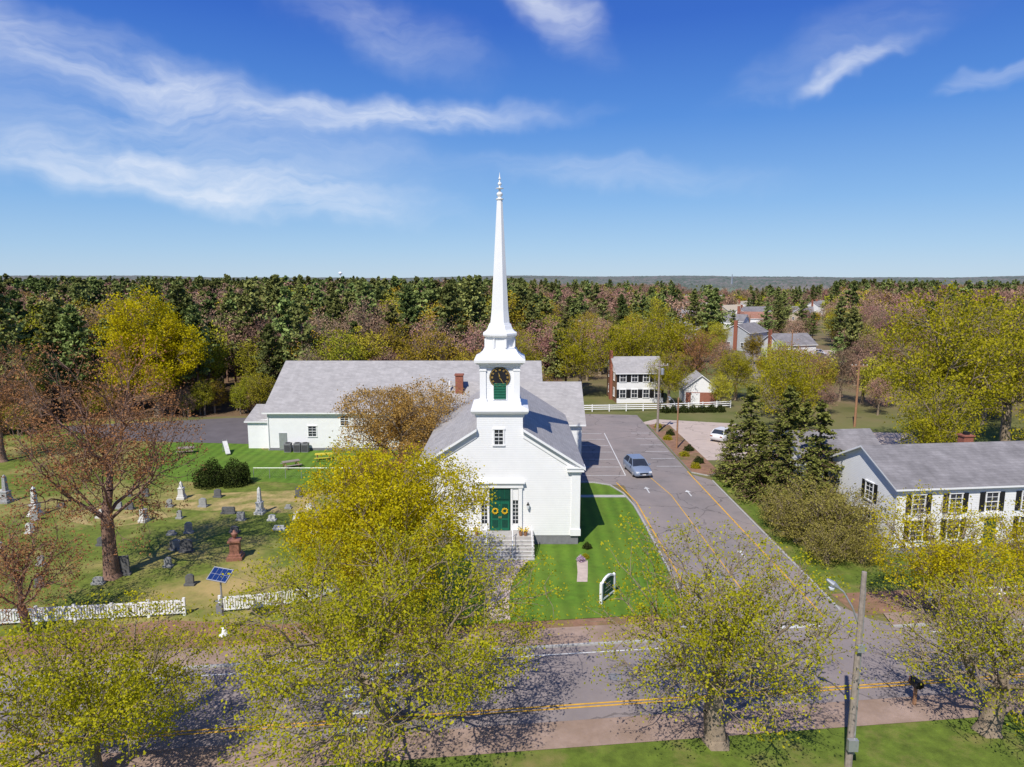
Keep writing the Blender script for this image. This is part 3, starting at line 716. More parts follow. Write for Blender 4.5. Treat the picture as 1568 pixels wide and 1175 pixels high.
for row,(y0,n) in enumerate(((46.0,6),(49.5,9),(52.5,12),(55.5,13),(58.5,13),(61.5,11),(43.2,6))):
    for i in range(n):
        x=-15-gr.random()*38; y=y0+gr.uniform(-.5,.5)-.02*(x+30)
        if any(abs(x-a)<1.1 and abs(y-c)<.7 for a,c in placed): continue
        placed.append((x,y))
        headstone(x,y,gr.uniform(.35,.7),gr.uniform(.35,.95),gr.choice([STONE,STONE,MARBLE,STONED,STONE]),gr.uniform(-.15,.15),gr.choice((0,0,1)))

# ------------------------------------------------------------------ car
def car(name,x,y,rot,paint,sc=1.0):
    e=empty(name,(x,y,0),rot); e.scale=(sc,sc,sc)
    b=B('body',e)
    st=[(-2.22,.66,.34,.6),(-2.12,.8,.24,.7),(-1.9,.88,.2,.78),(-1.35,.92,.2,.9),(-.95,.92,.2,.98),(.2,.92,.2,1.0),(1.4,.92,.2,1.02),(2.0,.9,.24,1.02),(2.2,.82,.34,.92)]
    rings=[]
    for (yy,w,z0,z1) in st:
        zm=z0+(z1-z0)*.55
        rings.append([(-w*.92,yy,z0),(w*.92,yy,z0),(w,yy,z0+.12),(w,yy,zm),(w*.95,yy,z1-.06),(w*.8,yy,z1),(0,yy,z1+.03),(-w*.8,yy,z1),(-w*.95,yy,z1-.06),(-w,yy,zm),(-w,yy,z0+.12)])
    k=len(rings[0]); vs=[p for r in rings for p in r]; fs=[]
    for j in range(len(rings)-1):
        for i in range(k): fs.append((j*k+i,j*k+(i+1)%k,(j+1)*k+(i+1)%k,(j+1)*k+i))
    fs.append(list(range(k))); fs.append([(len(rings)-1)*k+i for i in range(k)][::-1])
    b.add(vs,fs,paint)
    b.build(smooth=True)
    b=B('cabin_glass',e)
    base=[(-.8,-1.05,.97),(.8,-1.05,.97),(.84,1.95,1.0),(-.84,1.95,1.0)]; top=[(-.62,-.25,1.46),(.62,-.25,1.46),(.64,1.45,1.48),(-.64,1.45,1.48)]
    b.add(base+top,[(0,1,5,4),(1,2,6,5),(2,3,7,6),(3,0,4,7),(4,5,6,7)],GLASS); b.build()
    b=B('roof_and_pillars',e)
    b.slab([(-.63,-.28,1.53),(.63,-.28,1.53),(.65,1.5,1.54),(-.65,1.5,1.54)],.06,paint)
    for sx in (-1,1):
        b.tube((sx*.82,-1.08,.97),(sx*.63,-.26,1.5),.035,.035,paint,6); b.tube((sx*.84,1.97,1.0),(sx*.65,1.47,1.5),.05,.05,paint,6); b.tube((sx*.85,.35,1.0),(sx*.65,.4,1.5),.035,.035,paint,6)
        x0,x1=sorted((sx*.9,sx*1.06)); b.box(x0,x1,-.85,-.7,.98,1.12,paint)
    b.build(bevel=.015)
    b=B('lights_and_grille',e)
    b.box(-.42,.42,-2.235,-2.1,.46,.6,BLACK); b.box(-.5,.5,-2.2,-2.1,.28,.38,BLACK); b.box(-.18,.18,-2.25,-2.236,.38,.46,WHITE)
    for sx in (-1,1):
        x0,x1=sorted((sx*.48,sx*.78)); b.box(x0,x1,-2.2,-2.0,.56,.7,LAMPG)
        b.box(x0,x1,2.1,2.23,.7,.86,REDW)
    b.build(bevel=.02)
    b=B('wheels',e)
    for sx in (-1,1):
        for yy in (-1.4,1.35):
            x=sx*.78; b.lathe(x,yy,[(.2,-.12),(.32,-.11),(.34,-.06),(.34,.06),(.32,.11),(.2,.12)],20,RUBBER,cz=.34,axis='X')
            b.lathe(x,yy,[(.2,-.16),(.2,.16)],12,METAL,cz=.34,axis='X')
    b.build()
car('driving_car',13.0,69.6,.12,CARP,1.04)
car('parked_car',26.5,84.5,2.4,CARW)
for i,(x,y,c) in enumerate(((66,172,CARP),(69.5,174,CARW),(73,176,CARP),(77,172,CARD),(80,180,CARW),(72,186,CARW),(76,188,CARD),(98,290,CARW),(108,316,CARP))): car('parked_car',x,y,.5,c)

# ------------------------------------------------------------------ vegetation
def quads_mesh(name, V, F, mi, mats, tint=None):
    me=bpy.data.meshes.new(name)
    me.vertices.add(len(V)); me.vertices.foreach_set('co',V.astype(np.float32).ravel())
    me.loops.add(F.size); me.loops.foreach_set('vertex_index',F.astype(np.int32).ravel())
    me.polygons.add(len(F)); me.polygons.foreach_set('loop_start',np.arange(0,F.size,4,dtype=np.int32))
    me.polygons.foreach_set('material_index',mi.astype(np.int32))
    me.update(calc_edges=True)
    for m in mats: me.materials.append(m)
    at=me.attributes.new('tint','FLOAT','POINT'); at.data.foreach_set('value',tint.astype(np.float32))
    return me
def tubes(S,k=5):
    P0=np.array([s[0] for s in S]);P1=np.array([s[1] for s in S]);R0=np.array([s[2] for s in S]);R1=np.array([s[3] for s in S])
    d=P1-P0; d/=np.linalg.norm(d,axis=1,keepdims=True)+1e-9
    ref=np.where(np.abs(d[:,2:3])<.9,np.array([[0,0,1.]]),np.array([[1.,0,0]]))
    a=np.cross(d,ref); a/=np.linalg.norm(a,axis=1,keepdims=True); b=np.cross(d,a)
    t=np.arange(k)*2*np.pi/k
    ring=a[:,None]*np.cos(t)[None,:,None]+b[:,None]*np.sin(t)[None,:,None]
    V=np.stack([P0[:,None]+ring*R0[:,None,None],P1[:,None]+ring*R1[:,None,None]],1).reshape(-1,3)
    n=len(S); i=np.arange(k); base=(np.arange(n)*2*k)[:,None]
    F=np.stack([base+i,base+(i+1)%k,base+k+(i+1)%k,base+k+i],-1).reshape(-1,4)
    return V,F
def cards(C,size,r,flat=0.0):
    n=len(C); a=r.normal(size=(n,3)); a[:,2]*=(1-flat); a/=np.linalg.norm(a,axis=1,keepdims=True)
    q=r.normal(size=(n,3)); b=np.cross(a,q)
    if flat>.4: b=np.cross(a,np.array([0,0,1.])+r.normal(size=(n,3))*.5)
    b/=np.linalg.norm(b,axis=1,keepdims=True)+1e-9
    s=(size*r.uniform(.6,1.3,n))[:,None]
    V=np.stack([C-a*s*.5,C+b*s*.33,C+a*s*.5,C-b*s*.33],1).reshape(-1,3)
    return V,np.arange(n*4).reshape(-1,4)

def skeleton(tips,base,top,r,rt):
    S=[]
    def seg(p,q,r0,r1,j):
        L_=np.linalg.norm(q-p); m=(p+q)/2+r.normal(size=3)*L_*j
        S.append((p,m,r0,(r0+r1)/2)); S.append((m,q,(r0+r1)/2,r1))
    def rad(n): return rt*n**.47
    def rec(p,I):
        n=len(I)
        if n<=3:
            for i in I:
                seg(p,tips[i],rt*1.4,rt*.6,.07)
            return
        c=tips[I].mean(0); f=.42 if n>30 else .5
        q=p+(c-p)*f; q+=r.normal(size=3)*np.linalg.norm(c-p)*.05
        seg(p,q,rad(n),rad(n)*.82,.06)
        k=2 if n<12 else 3
        sd=tips[r.choice(I,k,replace=False)]
        for _ in range(3):
            d=((tips[I][:,None]-sd[None])**2).sum(-1).argmin(1)
            sd=np.array([tips[I][d==j].mean(0) if (d==j).any() else sd[j] for j in range(k)])
        gs=[I[d==j] for j in range(k)]; gs=[g for g in gs if len(g)]
        if len(gs)==1 and n>3: gs=[I[:n//2],I[n//2:]]
        for g in gs: rec(q,g)
    N=len(tips); R0=rad(N)*1.25
    m=(base+top)/2+r.normal(size=3)*.08; S.append((base,m,R0*1.25,R0)); S.append((m,top,R0,R0*.85))
    S.append((base-np.array([0,0,.2]),base+np.array([0,0,.35]),R0*1.8,R0*1.2))
    k=6; I=np.arange(N); ang=np.arctan2(tips[:,1]-top[1],tips[:,0]-top[0])+r.uniform(0,6)
    zc=tips[:,2]-top[2]; rr=np.linalg.norm(tips[:,:2]-top[:2],axis=1)
    grp=((ang%(2*np.pi))/(2*np.pi)*k).astype(int); grp[(zc>rr*1.6)]=k
    for g in range(k+1):
        J=I[grp==g]
        if len(J): rec(top-np.array([0,0,r.uniform(0,.12)*(top[2]-base[2])]) ,J)
    return S

def crown(n,r,H,cb,cr,gaps=8,asym=.22):
    lob=[(r.normal(size=3),r.uniform(.5,1)) for _ in range(7)]
    P=[]
    gc=r.normal(size=(gaps,3)); gc/=np.linalg.norm(gc,axis=1,keepdims=True); gc*=r.uniform(.55,1,(gaps,1))
    while len(P)<n:
        d=r.normal(size=3); d/=np.linalg.norm(d); q=r.random()**(1/2.3)
        l=sum(math.cos(2.6*np.dot(d,v)+w*6) for v,w in lob)/7
        rad=q*(1+asym*2*l)
        p=d*rad
        if gaps and (np.linalg.norm(gc-p,axis=1)<.24).any(): continue
        if p[2]<-.45 and np.hypot(p[0],p[1])<.3: continue
        P.append(p)
    P=np.array(P); h=(H-cb)/2
    return np.stack([P[:,0]*cr,P[:,1]*cr,cb+h+P[:,2]*h],1)

def tree_mesh(name,seed,H,cr,cb,ntip,lpt,lsize,lmat,bark,rt=.012,spread=.35,gaps=8,asym=.22,clump=.5):
    r=np.random.default_rng(seed)
    tips=crown(ntip,r,H,cb,cr,gaps,asym)
    base=np.zeros(3); top=np.array([r.normal()*.15,r.normal()*.15,cb+ (H-cb)*.12])
    S=skeleton(tips,base,top,r,rt)
    V1,F1=tubes(S,5)
    n=len(tips); cnt=r.poisson(lpt*r.uniform(.3,1.7,n)); idx=np.repeat(np.arange(n),cnt)
    C=tips[idx]+r.normal(size=(len(idx),3))*spread*np.array([1,1,.75])
    V2,F2=cards(C,lsize,r)
    ct=r.uniform(0,1,n); tt=np.clip(ct[idx]*clump+r.uniform(0,1,len(idx))*(1-clump),0,1)
    V=np.concatenate([V1,V2]);F=np.concatenate([F1,F2+len(V1)])
    mi=np.concatenate([np.zeros(len(F1)),np.ones(len(F2))]); tint=np.concatenate([np.zeros(len(V1)),np.repeat(tt,4)])
    return quads_mesh(name,V,F,mi,[bark,lmat],tint)

def conifer_mesh(name,seed,H,cr,cb,nbr,cpb,csize,lmat,bark,shape='spruce'):
    r=np.random.default_rng(seed); S=[(np.zeros(3),np.array([0,0,H*.5]),H*.014+.05,H*.009+.02),(np.array([0,0,H*.5]),np.array([0,0,H*.98]),H*.009+.02,.02)]
    C=[];T=[]
    nl=9; la=r.uniform(0,6.28,nl)
    for i in range(nbr):
        t=r.random()**(1.25 if shape=='spruce' else 1.0)
        if shape=='spruce': z=cb+(H-cb)*t; L_=cr*(1-t)**.75*r.uniform(.62,1.15)+.15; droop=-.25
        else:
            t=(math.floor(t*nl)+r.normal()*.22+.5)/nl; t=min(.99,max(0,t)); z=cb+(H-cb)*t
            L_=cr*min(1,(1-t)**.8*1.25+.05)*r.uniform(.5,1.15)+.15; droop=.05
        a=r.uniform(0,2*np.pi); d=np.array([math.cos(a),math.sin(a),droop+r.normal()*.12+.5*t])
        if shape!='spruce': L_*=1+.3*math.cos(a-la[int(t*nl)%nl])
        p0=np.array([0,0,z]); p1=p0+d*L_
        S.append((p0,p1,.02+.012*L_,.008))
        u=r.random(cpb)**.6
        c=p0+d*L_*u[:,None]+r.normal(size=(cpb,3))*np.array([.12,.12,.07])*L_*.75
        if shape=='spruce': c[:,2]-=.12*L_*u**2
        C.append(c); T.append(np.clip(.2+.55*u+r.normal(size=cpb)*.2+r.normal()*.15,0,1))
    C.append(np.array([[0,0,H*.97],[0,0,H],[0,0,H*.99]])); T.append(np.array([.6,.7,.6]))
    C=np.concatenate(C);T=np.concatenate(T)
    V1,F1=tubes(S,5); V2,F2=cards(C,csize,r,flat=.45 if shape=='spruce' else .15)
    V=np.concatenate([V1,V2]);F=np.concatenate([F1,F2+len(V1)])
    return quads_mesh(name,V,F,np.concatenate([np.zeros(len(F1)),np.ones(len(F2))]),[bark,lmat],np.concatenate([np.zeros(len(V1)),np.repeat(T,4)]))

def put(name,me,x,y,rot=0,sc=1,z=0):
    o=bpy.data.objects.new(name,me); COL.objects.link(o); o.location=(x,y,z); o.rotation_euler=(0,0,rot)
    o.scale=(sc,)*3 if not isinstance(sc,tuple) else sc
    return o

put('maple_tree',tree_mesh('maple_a1',11,10.2,5.7,2.0,1100,56,.145,LY,BARK,.011,.33,gaps=8),-7.8,38.8)
put('maple_tree',tree_mesh('maple_a2',12,8.7,7.0,1.6,1400,29,.12,LYG,BARK,.012,.27,gaps=20,asym=.28),-5.9,27.6)
put('maple_tree',tree_mesh('maple_b',13,6.6,4.8,1.2,1000,29,.115,LYG,BARK,.011,.24,gaps=14),-16.9,25.2)
put('maple_tree',tree_mesh('maple_c',14,8.9,4.9,1.8,1200,18,.115,LYG,BARK,.012,.23,gaps=16,asym=.3),8.9,27.4)
put('maple_tree',tree_mesh('maple_d',15,7.6,5.0,1.5,1100,11,.115,LYG,BARK,.012,.23,gaps=12),21.2,28.2)
put('maple_tree',tree_mesh('maple_d2',16,7.0,3.9,1.5,700,24,.125,LY,BARK,.011,.26,gaps=14,asym=.3),25.2,37.8)
put('maple_tree',tree_mesh('maple_d3',26,6.2,3.3,1.4,500,22,.125,LY,BARK,.011,.25,gaps=12),33.0,41.0)
put('oak_tree',tree_mesh('oak_e',17,10.2,6.2,1.8,1100,28,.17,LOR,BARK,.013,.3,gaps=8),-10.9,65.5)
put('red_maple_tree',tree_mesh('red_f',18,15.6,6.2,2.8,1400,13,.14,LRED,BARKR,.012,.26,gaps=12,asym=.3),-27.0,44.2)
put('red_maple_tree',tree_mesh('red_g',19,7.4,3.5,1.2,600,12,.12,LRED,BARKR,.010,.22),-27.4,36.6)
put('red_maple_tree',tree_mesh('red_h',20,6.2,3.3,1.0,500,18,.13,LRED,BARKR,.010,.25),-11.5,56.0)
put('red_maple_tree',bpy.data.meshes['red_f'],-56,74,2.0,.8)
my=tree_mesh('mid_yellow',31,16,6.4,3.5,900,17,.26,LYM,BARK,.017,.42,gaps=20,asym=.3)
my2=tree_mesh('mid_yellow2',32,12,5.2,2.5,700,20,.23,LYM,BARK,.015,.4,gaps=14,asym=.3)
my3=tree_mesh('mid_yellow3',34,13,5.0,3.0,700,17,.24,LYM,BARK,.015,.4,gaps=14,asym=.3)
put('ash_tree',my,46.5,73,0,(1.05,1.05,1.12)); put('ash_tree',my,58.5,80,2,1.05); put('ash_tree',my3,40,64,1,.75)
put('ash_tree',my2,56,66,2.2,.95); put('ash_tree',my3,35,86,3,.8); put('ash_tree',my2,38.5,97,4.3,.85); put('ash_tree',my3,66,96,4.3,1.2)
put('yellow_maple_tree',tree_mesh('yel_l',33,15.5,6.4,3.5,1000,46,.28,LY,BARK,.016,.48,gaps=16,asym=.4),-51.5,99)
put('yellow_maple_tree',my2,21.5,124,.5,1.1); put('yellow_maple_tree',my3,11.5,116,1.5,.95); put('yellow_maple_tree',my2,30,129,2.6,1.15)
put('yellow_maple_tree',my3,1,110,3.6,.85); put('yellow_maple_tree',my2,37,113,3.6,.7); put('yellow_maple_tree',my3,24.6,107.5,2.1,.62)
put('red_maple_tree',bpy.data.meshes['red_g'],33,124,3.6,1.5); put('red_maple_tree',bpy.data.meshes['red_g'],45,108,1,1.4)
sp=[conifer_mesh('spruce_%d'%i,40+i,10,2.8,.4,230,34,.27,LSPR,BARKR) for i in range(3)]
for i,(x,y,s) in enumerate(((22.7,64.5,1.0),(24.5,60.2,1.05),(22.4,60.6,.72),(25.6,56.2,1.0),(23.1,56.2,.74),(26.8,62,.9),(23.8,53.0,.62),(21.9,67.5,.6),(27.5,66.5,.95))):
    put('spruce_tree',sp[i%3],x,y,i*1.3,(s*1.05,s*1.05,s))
def bush_mesh(name,seed,rx,rz,n,size,lmat):
    r=np.random.default_rng(seed); d=r.normal(size=(n,3)); d/=np.linalg.norm(d,axis=1,keepdims=True); d[:,2]=np.abs(d[:,2])
    lump=1+.1*np.sin(d[:,0]*7+seed)+.1*np.cos(d[:,1]*6+d[:,2]*5)
    C=d*(r.random((n,1))**.25)*lump[:,None]*np.array([rx,rx,rz])
    V,F=cards(C,size,r); S=[(np.zeros(3),np.array([math.cos(a)*rx*.5,math.sin(a)*rx*.5,rz*.6]),.04,.01) for a in np.arange(0,6.2,.8)]
    V1,F1=tubes(S,4)
    return quads_mesh(name,np.concatenate([V1,V]),np.concatenate([F1,F+len(V1)]),np.concatenate([np.zeros(len(F1)),np.ones(n)]),[BARK,lmat],np.concatenate([np.zeros(len(V1)),np.repeat(r.random(n),4)]))
bm1=bush_mesh('bush_dark',1,1.55,2.4,5000,.16,LBUSH)
bm2=bush_mesh('bush_small',2,.6,.8,1400,.11,LBUSH); bm4=bush_mesh('bush_green',4,.6,.7,1500,.1,LYM)
shr=tree_mesh('brown_shrub_m',21,3.4,2.3,.1,450,16,.12,LBR,BARK,.009,.22,gaps=10,asym=.35)
put('yew_bush',bm1,-29.3,65.2); put('yew_bush',bm1,-27.0,65.6,1.4,.98)
for i,(x,y) in enumerate(((19.4,71),(20.3,73),(19.5,76),(20.6,78.5),(19.3,84),(20.2,86.5),(19.6,91))): put('shrub',bm2 if i%2 else bm4,x,y,i,1.0)
for i,(x,y,s) in enumerate(((21.8,50.5,1.0),(23.6,48.8,1.2),(22.3,46.6,.8),(25.3,50.2,1.15),(24.8,46.6,.7),(21.7,53.5,.9),(24.0,51.5,1.3))): put('brown_shrub',shr,x,y,i*1.1,s)
for i in range(7): put('clipped_shrub',bm2,23+i*1.4,102+.1*i,i,1.3)
put('shrub',bm2,5.6,49.2,0,.6); put('shrub',bm4,5.3,47.4,1,.5); put('pink_flower_shrub',bush_mesh('bf',8,.35,.45,500,.09,leafmat('pink_petals',(.35,.2,.3),(.75,.6,.75))),4.9,46.8)

# --------------------------- forest instancing
protos=bpy.data.collections.new('forest_tree_kinds')
def proto(name,me): o=bpy.data.objects.new(name,me); protos.objects.link(o); return name
names=[]
for i in range(3):
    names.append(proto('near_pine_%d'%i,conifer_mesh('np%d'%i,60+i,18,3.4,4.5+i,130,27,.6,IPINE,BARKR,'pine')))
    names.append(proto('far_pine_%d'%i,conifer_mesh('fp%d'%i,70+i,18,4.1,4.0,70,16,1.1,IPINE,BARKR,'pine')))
for i in range(2):
    names.append(proto('near_bare_%d'%i,tree_mesh('nb%d'%i,80+i,15,4.6,3.5,420,12,.28,IBARE,BARK,.02,.4,gaps=6)))
    names.append(proto('far_bare_%d'%i,tree_mesh('fb%d'%i,84+i,15,5.0,3.5,140,10,.7,IBARE,BARK,.03,.6,gaps=4)))
    names.append(proto('near_bud_%d'%i,tree_mesh('ny%d'%i,88+i,14,4.6,3.0,420,18,.32,IYG,BARK,.018,.42,gaps=8)))
    names.append(proto('far_bud_%d'%i,tree_mesh('fy%d'%i,92+i,14,5.0,3.0,140,11,.8,IYG,BARK,.03,.6,gaps=4)))
order=sorted(names); ID={n:i for i,n in enumerate(order)}
P=[];RO=[];SC=[];IX=[]
r=np.random.default_rng(99)
def smooth_noise(x,y,s,ph): return math.sin(x/s+ph)*math.cos(y/(s*1.3)+ph*2)+.5*math.sin((x+y)/(s*.6)+ph*3)
houses=[(o.location.x,o.location.y,8 if 'house' in o.name else 16) for o in COL.objects if o.name.startswith(('distant_','small_house','colonial','garage'))]
def addp(x,y,s,kind,near):
    v=r.integers(0,3) if kind=='pine' else r.integers(0,2)
    P.append((x,y,-.1)); RO.append((0,0,r.uniform(0,6.28))); SC.append((s*r.uniform(.9,1.15),s*r.uniform(.9,1.15),s)); IX.append(ID['%s_%s_%d'%(near,kind,v)])
Y=72.0
while Y<680:
    sp_=4.7+Y*.0065
    X=-(Y*.86+45)
    while X<Y*.86+45:
        x=X+r.uniform(-.45,.45)*sp_; y=Y+r.uniform(-.45,.45)*sp_; X+=sp_
        edge=101+2.5*math.sin(x*.3)
        if x<-62: edge=84+3*math.sin(x*.2)
        if -4<x<34: edge=120+3*math.sin(x*.5)
        if 34<=x<60: edge=116
        if x>=60: edge=88
        if y<edge: continue
        k=x/y
        dens=1.0
        town = .24<k<.46
        if town: dens=.26 if y<330 else .55
        elif x>8 and y<300: dens=.55
        elif k>.0 and y<500: dens=.8
        if 60<x<92 and 155<y<200: continue
        if r.random()>dens: continue
        if any(abs(x-a)<w and -w*1.9<y-c<w for a,c,w in houses): continue
        near='near' if y<230 else 'far'
        nz=smooth_noise(x,y,45,1.3); nz2=smooth_noise(x,y,17,4.1)
        if k<.02:
            hs=.9+.05*nz+.07*nz2
            dpt=y-edge
            pb=(.58+.28*nz+.22*nz2) if dpt>22 else .42+.3*nz+.2*nz2
            if x<-75 and dpt<35: pb=.2
            if -30<x<4 and dpt<24: pb=.1
            if pb>r.random(): kind='pine'
            else: kind='bare' if r.random()<.62 else 'bud'
            if kind!='pine': hs*=.84 if dpt<24 else 1.1
        else:
            hs=.74+.05*nz+(.12 if y>300 else 0)
            if .06<k<.2 and y<190: hs*=.9
            pb=.2+.22*nz+(.15 if y>330 else 0)
            kind='pine' if r.random()<pb else ('bud' if r.random()<(.55 if x<60 and y<260 else .25) else 'bare')
            if town: hs*=.66 if y<330 else .78
        addp(x,y,hs*r.uniform(.72,1.2),kind,near)
    Y+=sp_
for i in range(90):
    x=r.uniform(-75,4); addp(x,(83 if x<-62 else 99)+r.uniform(-1,6),r.uniform(.22,.5),'bud' if r.random()<.6 else 'bare','near')
for i in range(40):
    x=r.uniform(30,110); y=r.uniform(100,135); addp(x,y,r.uniform(.3,.6),'bud' if r.random()<.5 else 'bare','near')
for (x,y,s) in ((58,205,1.0),(61,208,.95),(55,210,.9),(75,204,.72),(80,208,.7),(86,206,.75),(34,150,.7),(4,140,.85),(-3,128,.9),(100,262,.9),(104,266,.85)):
    P.append((x,y,-.1)); RO.append((0,0,s*9)); SC.append((s,s,s)); IX.append(ID['near_pine_1'])
print('forest instances',len(P))
me=bpy.data.meshes.new('forest'); me.from_pydata(P,[],[])
a=me.attributes.new('rot','FLOAT_VECTOR','POINT'); a.data.foreach_set('vector',np.array(RO,dtype=np.float32).ravel())
a=me.attributes.new('scl','FLOAT_VECTOR','POINT'); a.data.foreach_set('vector',np.array(SC,dtype=np.float32).ravel())
a=me.attributes.new('kind','INT','POINT'); a.data.foreach_set('value',np.array(IX,dtype=np.int32))
fo=bpy.data.objects.new('forest',me); COL.objects.link(fo)
g=bpy.data.node_groups.new('forest_scatter','GeometryNodeTree')
g.interface.new_socket('Geometry',in_out='INPUT',socket_type='NodeSocketGeometry'); g.interface.new_socket('Geometry',in_out='OUTPUT',socket_type='NodeSocketGeometry')
N=g.nodes;L=g.links
gi=N.new('NodeGroupInput');go=N.new('NodeGroupOutput');ip=N.new('GeometryNodeInstanceOnPoints');ci=N.new('GeometryNodeCollectionInfo')
ci.inputs['Collection'].default_value=protos; ci.inputs['Separate Children'].default_value=True; ci.inputs['Reset Children'].default_value=True
def na(n,t):
    x=N.new('GeometryNodeInputNamedAttribute'); x.data_type=t; x.inputs['Name'].default_value=n; return [o for o in x.outputs if o.enabled and o.name=='Attribute'][0]
L.new(gi.outputs[0],ip.inputs['Points']); L.new(ci.outputs[0],ip.inputs['Instance']); ip.inputs['Pick Instance'].default_value=True
L.new(na('kind','INT'),ip.inputs['Instance Index'])
er=N.new('FunctionNodeEulerToRotation'); L.new(na('rot','FLOAT_VECTOR'),er.inputs[0]); L.new(er.outputs[0],ip.inputs['Rotation'])
L.new(na('scl','FLOAT_VECTOR'),ip.inputs['Scale']); L.new(ip.outputs[0],go.inputs[0])
md=fo.modifiers.new('scatter','NODES'); md.node_group=g

FAR_HAZED=M('distant_woodland',(.10,.13,.10),.95,.35,.03,0,col2=(.22,.19,.18),scale2=.008,lo=.45,hi=.62)  # aerial haze is painted into these woodland colours as a cool, greyed tint
nx_,ny_=620,240
ys=620*(6500/620)**(np.linspace(0,1,ny_)); us=np.linspace(-1.0,1.0,nx_)
XX=us[None,:]*ys[:,None]*1.0; YY=np.repeat(ys[:,None],nx_,1)
ZZ=10.5+r.normal(size=XX.shape)*1.6+2.2*np.sin(XX/230+1)*np.cos(YY/310)+ (np.clip((YY-1800)/4000,0,1))*(14+9*np.sin(XX/700+.6)+5*np.sin(XX/260+2))
ZZ[0,:]=0
V=np.stack([XX,YY,ZZ],-1).reshape(-1,3); i,j=np.meshgrid(np.arange(ny_-1),np.arange(nx_-1),indexing='ij'); a0=(i*nx_+j).ravel()
F=np.stack([a0,a0+1,a0+nx_+1,a0+nx_],1)
me=quads_mesh('distant_hills',V,F,np.zeros(len(F)),[FAR_HAZED],np.zeros(len(V))); put('distant_wooded_hills',me,0,0)

# ------------------------------------------------------------------ sky & sun
EL=math.radians(50); SD=Vector((-.42*math.cos(EL),-.907*math.cos(EL),math.sin(EL))).normalized()
w=bpy.data.worlds.new('World'); scene.world=w; w.use_nodes=True; N=w.node_tree.nodes; L=w.node_tree.links
bg=N['Background']; bg.inputs[1].default_value=.1
sky=N.new('ShaderNodeTexSky'); sky.sky_type='NISHITA'; sky.sun_disc=False; sky.sun_elevation=EL; sky.sun_rotation=math.atan2(SD.x,SD.y)
sky.air_density=1.0; sky.dust_density=.1; sky.ozone_density=2.0; sky.altitude=0
tc=N.new('ShaderNodeTexCoord'); sx=N.new('ShaderNodeSeparateXYZ'); L.new(tc.outputs['Generated'],sx.inputs[0])
def mth(op,a,b=None):
    m=N.new('ShaderNodeMath'); m.operation=op
    for i,q in enumerate((a,b)):
        if q is None: continue
        if isinstance(q,(int,float)): m.inputs[i].default_value=q
        else: L.new(q,m.inputs[i])
    return m.outputs[0]
az=mth('MULTIPLY',mth('ARCTAN2',sx.outputs[0],sx.outputs[1]),57.2958); el=mth('MULTIPLY',mth('ARCSINE',sx.outputs[2]),57.2958)
cr_=N.new('ShaderNodeValToRGB'); L.new(mth('DIVIDE',el,45.0),cr_.inputs[0])
e_=cr_.color_ramp.elements
stops=[(0,(.44,.63,.84)),(.05,(.34,.57,.86)),(.13,(.21,.45,.84)),(.27,(.07,.26,.75)),(.42,(.02,.13,.62)),(.6,(.015,.10,.5)),(1,(.04,.13,.5))]
e_[0].position=0; e_[0].color=(*stops[0][1],1); e_[1].position=1; e_[1].color=(*stops[-1][1],1)
for p_,c_ in stops[1:-1]:
    q=cr_.color_ramp.elements.new(p_); q.color=(*c_,1)
sc_=N.new('ShaderNodeVectorMath'); sc_.operation='SCALE'; sc_.inputs['Scale'].default_value=10; L.new(cr_.outputs[0],sc_.inputs[0])
ms=N.new('ShaderNodeMix'); ms.data_type='RGBA'; ms.inputs[0].default_value=.82; L.new(sky.outputs[0],ms.inputs[6]); L.new(sc_.outputs[0],ms.inputs[7])
cb=N.new('ShaderNodeCombineXYZ'); L.new(az,cb.inputs[0]); L.new(el,cb.inputs[1])
def noise(vec,scale,det=6,rough=.6,dist=0):
    n=N.new('ShaderNodeTexNoise'); n.inputs['Scale'].default_value=scale; n.inputs['Detail'].default_value=det; n.inputs['Roughness'].default_value=rough; n.inputs['Distortion'].default_value=dist
    L.new(vec,n.inputs['Vector']); return n
n1=noise(cb.outputs[0],.13,4,.58)
vm=N.new('ShaderNodeVectorMath'); vm.operation='SUBTRACT'; L.new(n1.outputs['Color'],vm.inputs[0]); vm.inputs[1].default_value=(.5,.5,.5)
vs_=N.new('ShaderNodeVectorMath'); vs_.operation='MULTIPLY'; L.new(vm.outputs[0],vs_.inputs[0]); vs_.inputs[1].default_value=(9,5,0)
va=N.new('ShaderNodeVectorMath'); va.operation='ADD'; L.new(cb.outputs[0],va.inputs[0]); L.new(vs_.outputs[0],va.inputs[1])
tot=None
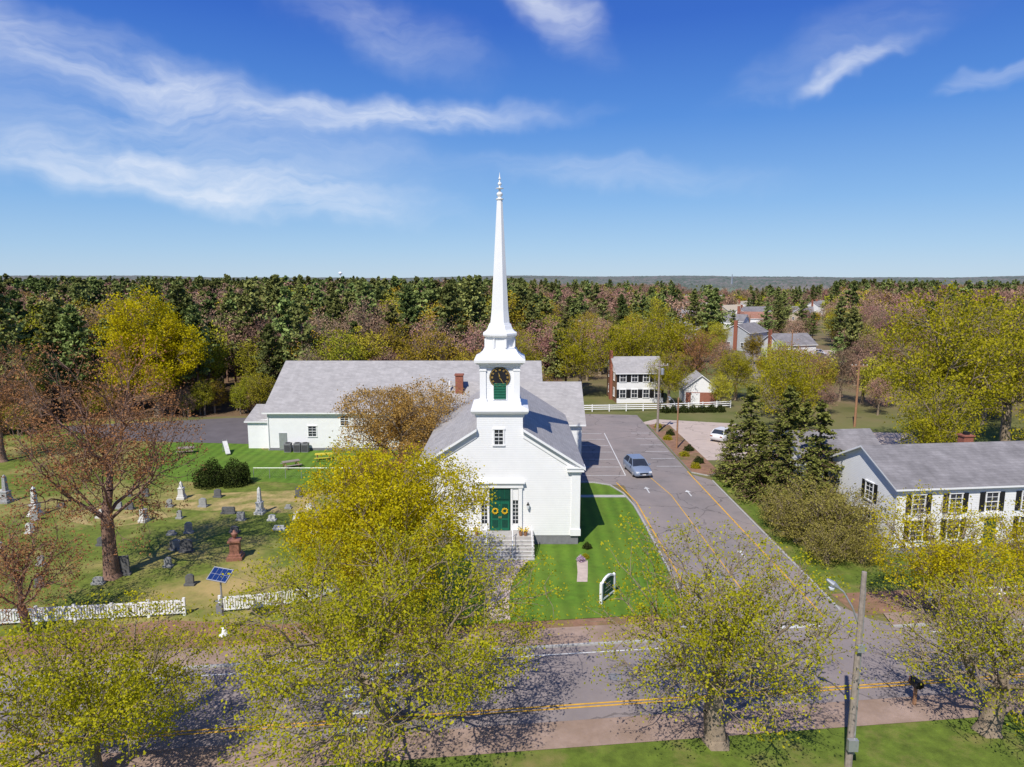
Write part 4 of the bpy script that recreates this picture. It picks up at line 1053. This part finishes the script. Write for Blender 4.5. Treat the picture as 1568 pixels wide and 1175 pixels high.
for (ca,ce,la,lb,ang,am) in ((-9,12.2,15,1.5,2,1.1),(-26,13.8,12,2.6,-8,.75),(-37,16,9,3,-15,.65),(-30,7.6,14,2.0,-6,.85),(-17,6.4,14,2.0,-6,.85),(-24,10,22,4.6,-6,.5),(2.5,20.5,7,2.8,-35,.8),(24.5,14.2,5.5,.9,18,.85),(24,15.5,9,2.4,18,.22),(34.5,13.5,5,.9,14,.65),(-10,18.5,10,3,-20,.35),(8,8,14,1.6,-4,.35),(0,28,40,6,0,.3)):
    mp=N.new('ShaderNodeMapping'); mp.vector_type='TEXTURE'; mp.inputs['Location'].default_value=(ca,ce,0); mp.inputs['Rotation'].default_value=(0,0,math.radians(ang)); mp.inputs['Scale'].default_value=(la,lb,1)
    L.new(va.outputs[0],mp.inputs[0])
    ln=N.new('ShaderNodeVectorMath'); ln.operation='LENGTH'; L.new(mp.outputs[0],ln.inputs[0])
    mr=N.new('ShaderNodeMapRange'); mr.interpolation_type='SMOOTHERSTEP'; mr.inputs[1].default_value=0; mr.inputs[2].default_value=1.25; mr.inputs[3].default_value=am; mr.inputs[4].default_value=0
    L.new(ln.outputs['Value'],mr.inputs[0])
    tot=mr.outputs[0] if tot is None else mth('ADD',tot,mr.outputs[0])
mp=N.new('ShaderNodeMapping'); mp.inputs['Rotation'].default_value=(0,0,math.radians(12)); mp.inputs['Scale'].default_value=(.085,.42,1); L.new(va.outputs[0],mp.inputs[0])
n2=noise(mp.outputs[0],1.0,8,.6,.35)
mr=N.new('ShaderNodeMapRange'); mr.inputs[1].default_value=.32; mr.inputs[2].default_value=.76; L.new(n2.outputs['Fac'],mr.inputs[0])
f=mth('MULTIPLY',mth('MINIMUM',tot,1.1),mth('ADD',mth('MULTIPLY',mr.outputs[0],.85),.14)); f=mth('MINIMUM',f,.85)
mx=N.new('ShaderNodeMix'); mx.data_type='RGBA'; L.new(f,mx.inputs[0]); L.new(ms.outputs[2],mx.inputs[6]); mx.inputs[7].default_value=(8.4,8.9,9.8,1)
L.new(mx.outputs[2],bg.inputs[0])
sun=bpy.data.lights.new('sun','SUN'); sun.energy=5.0; sun.angle=math.radians(.5); sun.color=(1,.95,.87)
so=bpy.data.objects.new('sun',sun); COL.objects.link(so); so.rotation_euler=(-SD).to_track_quat('-Z','Y').to_euler(); so.location=(0,0,80)

# ------------------------------------------------------------------ camera
cam=bpy.data.cameras.new('camera'); co=bpy.data.objects.new('camera',cam); COL.objects.link(co)
cam.sensor_width=36; cam.lens=1060/1568*36; cam.clip_end=20000; cam.clip_start=.5
co.location=(0,0,20); co.rotation_euler=(math.radians(90-8.69),0,0)
scene.camera=co
scene.view_settings.view_transform='Standard'; scene.view_settings.look='None'; scene.view_settings.exposure=0; scene.view_settings.gamma=1
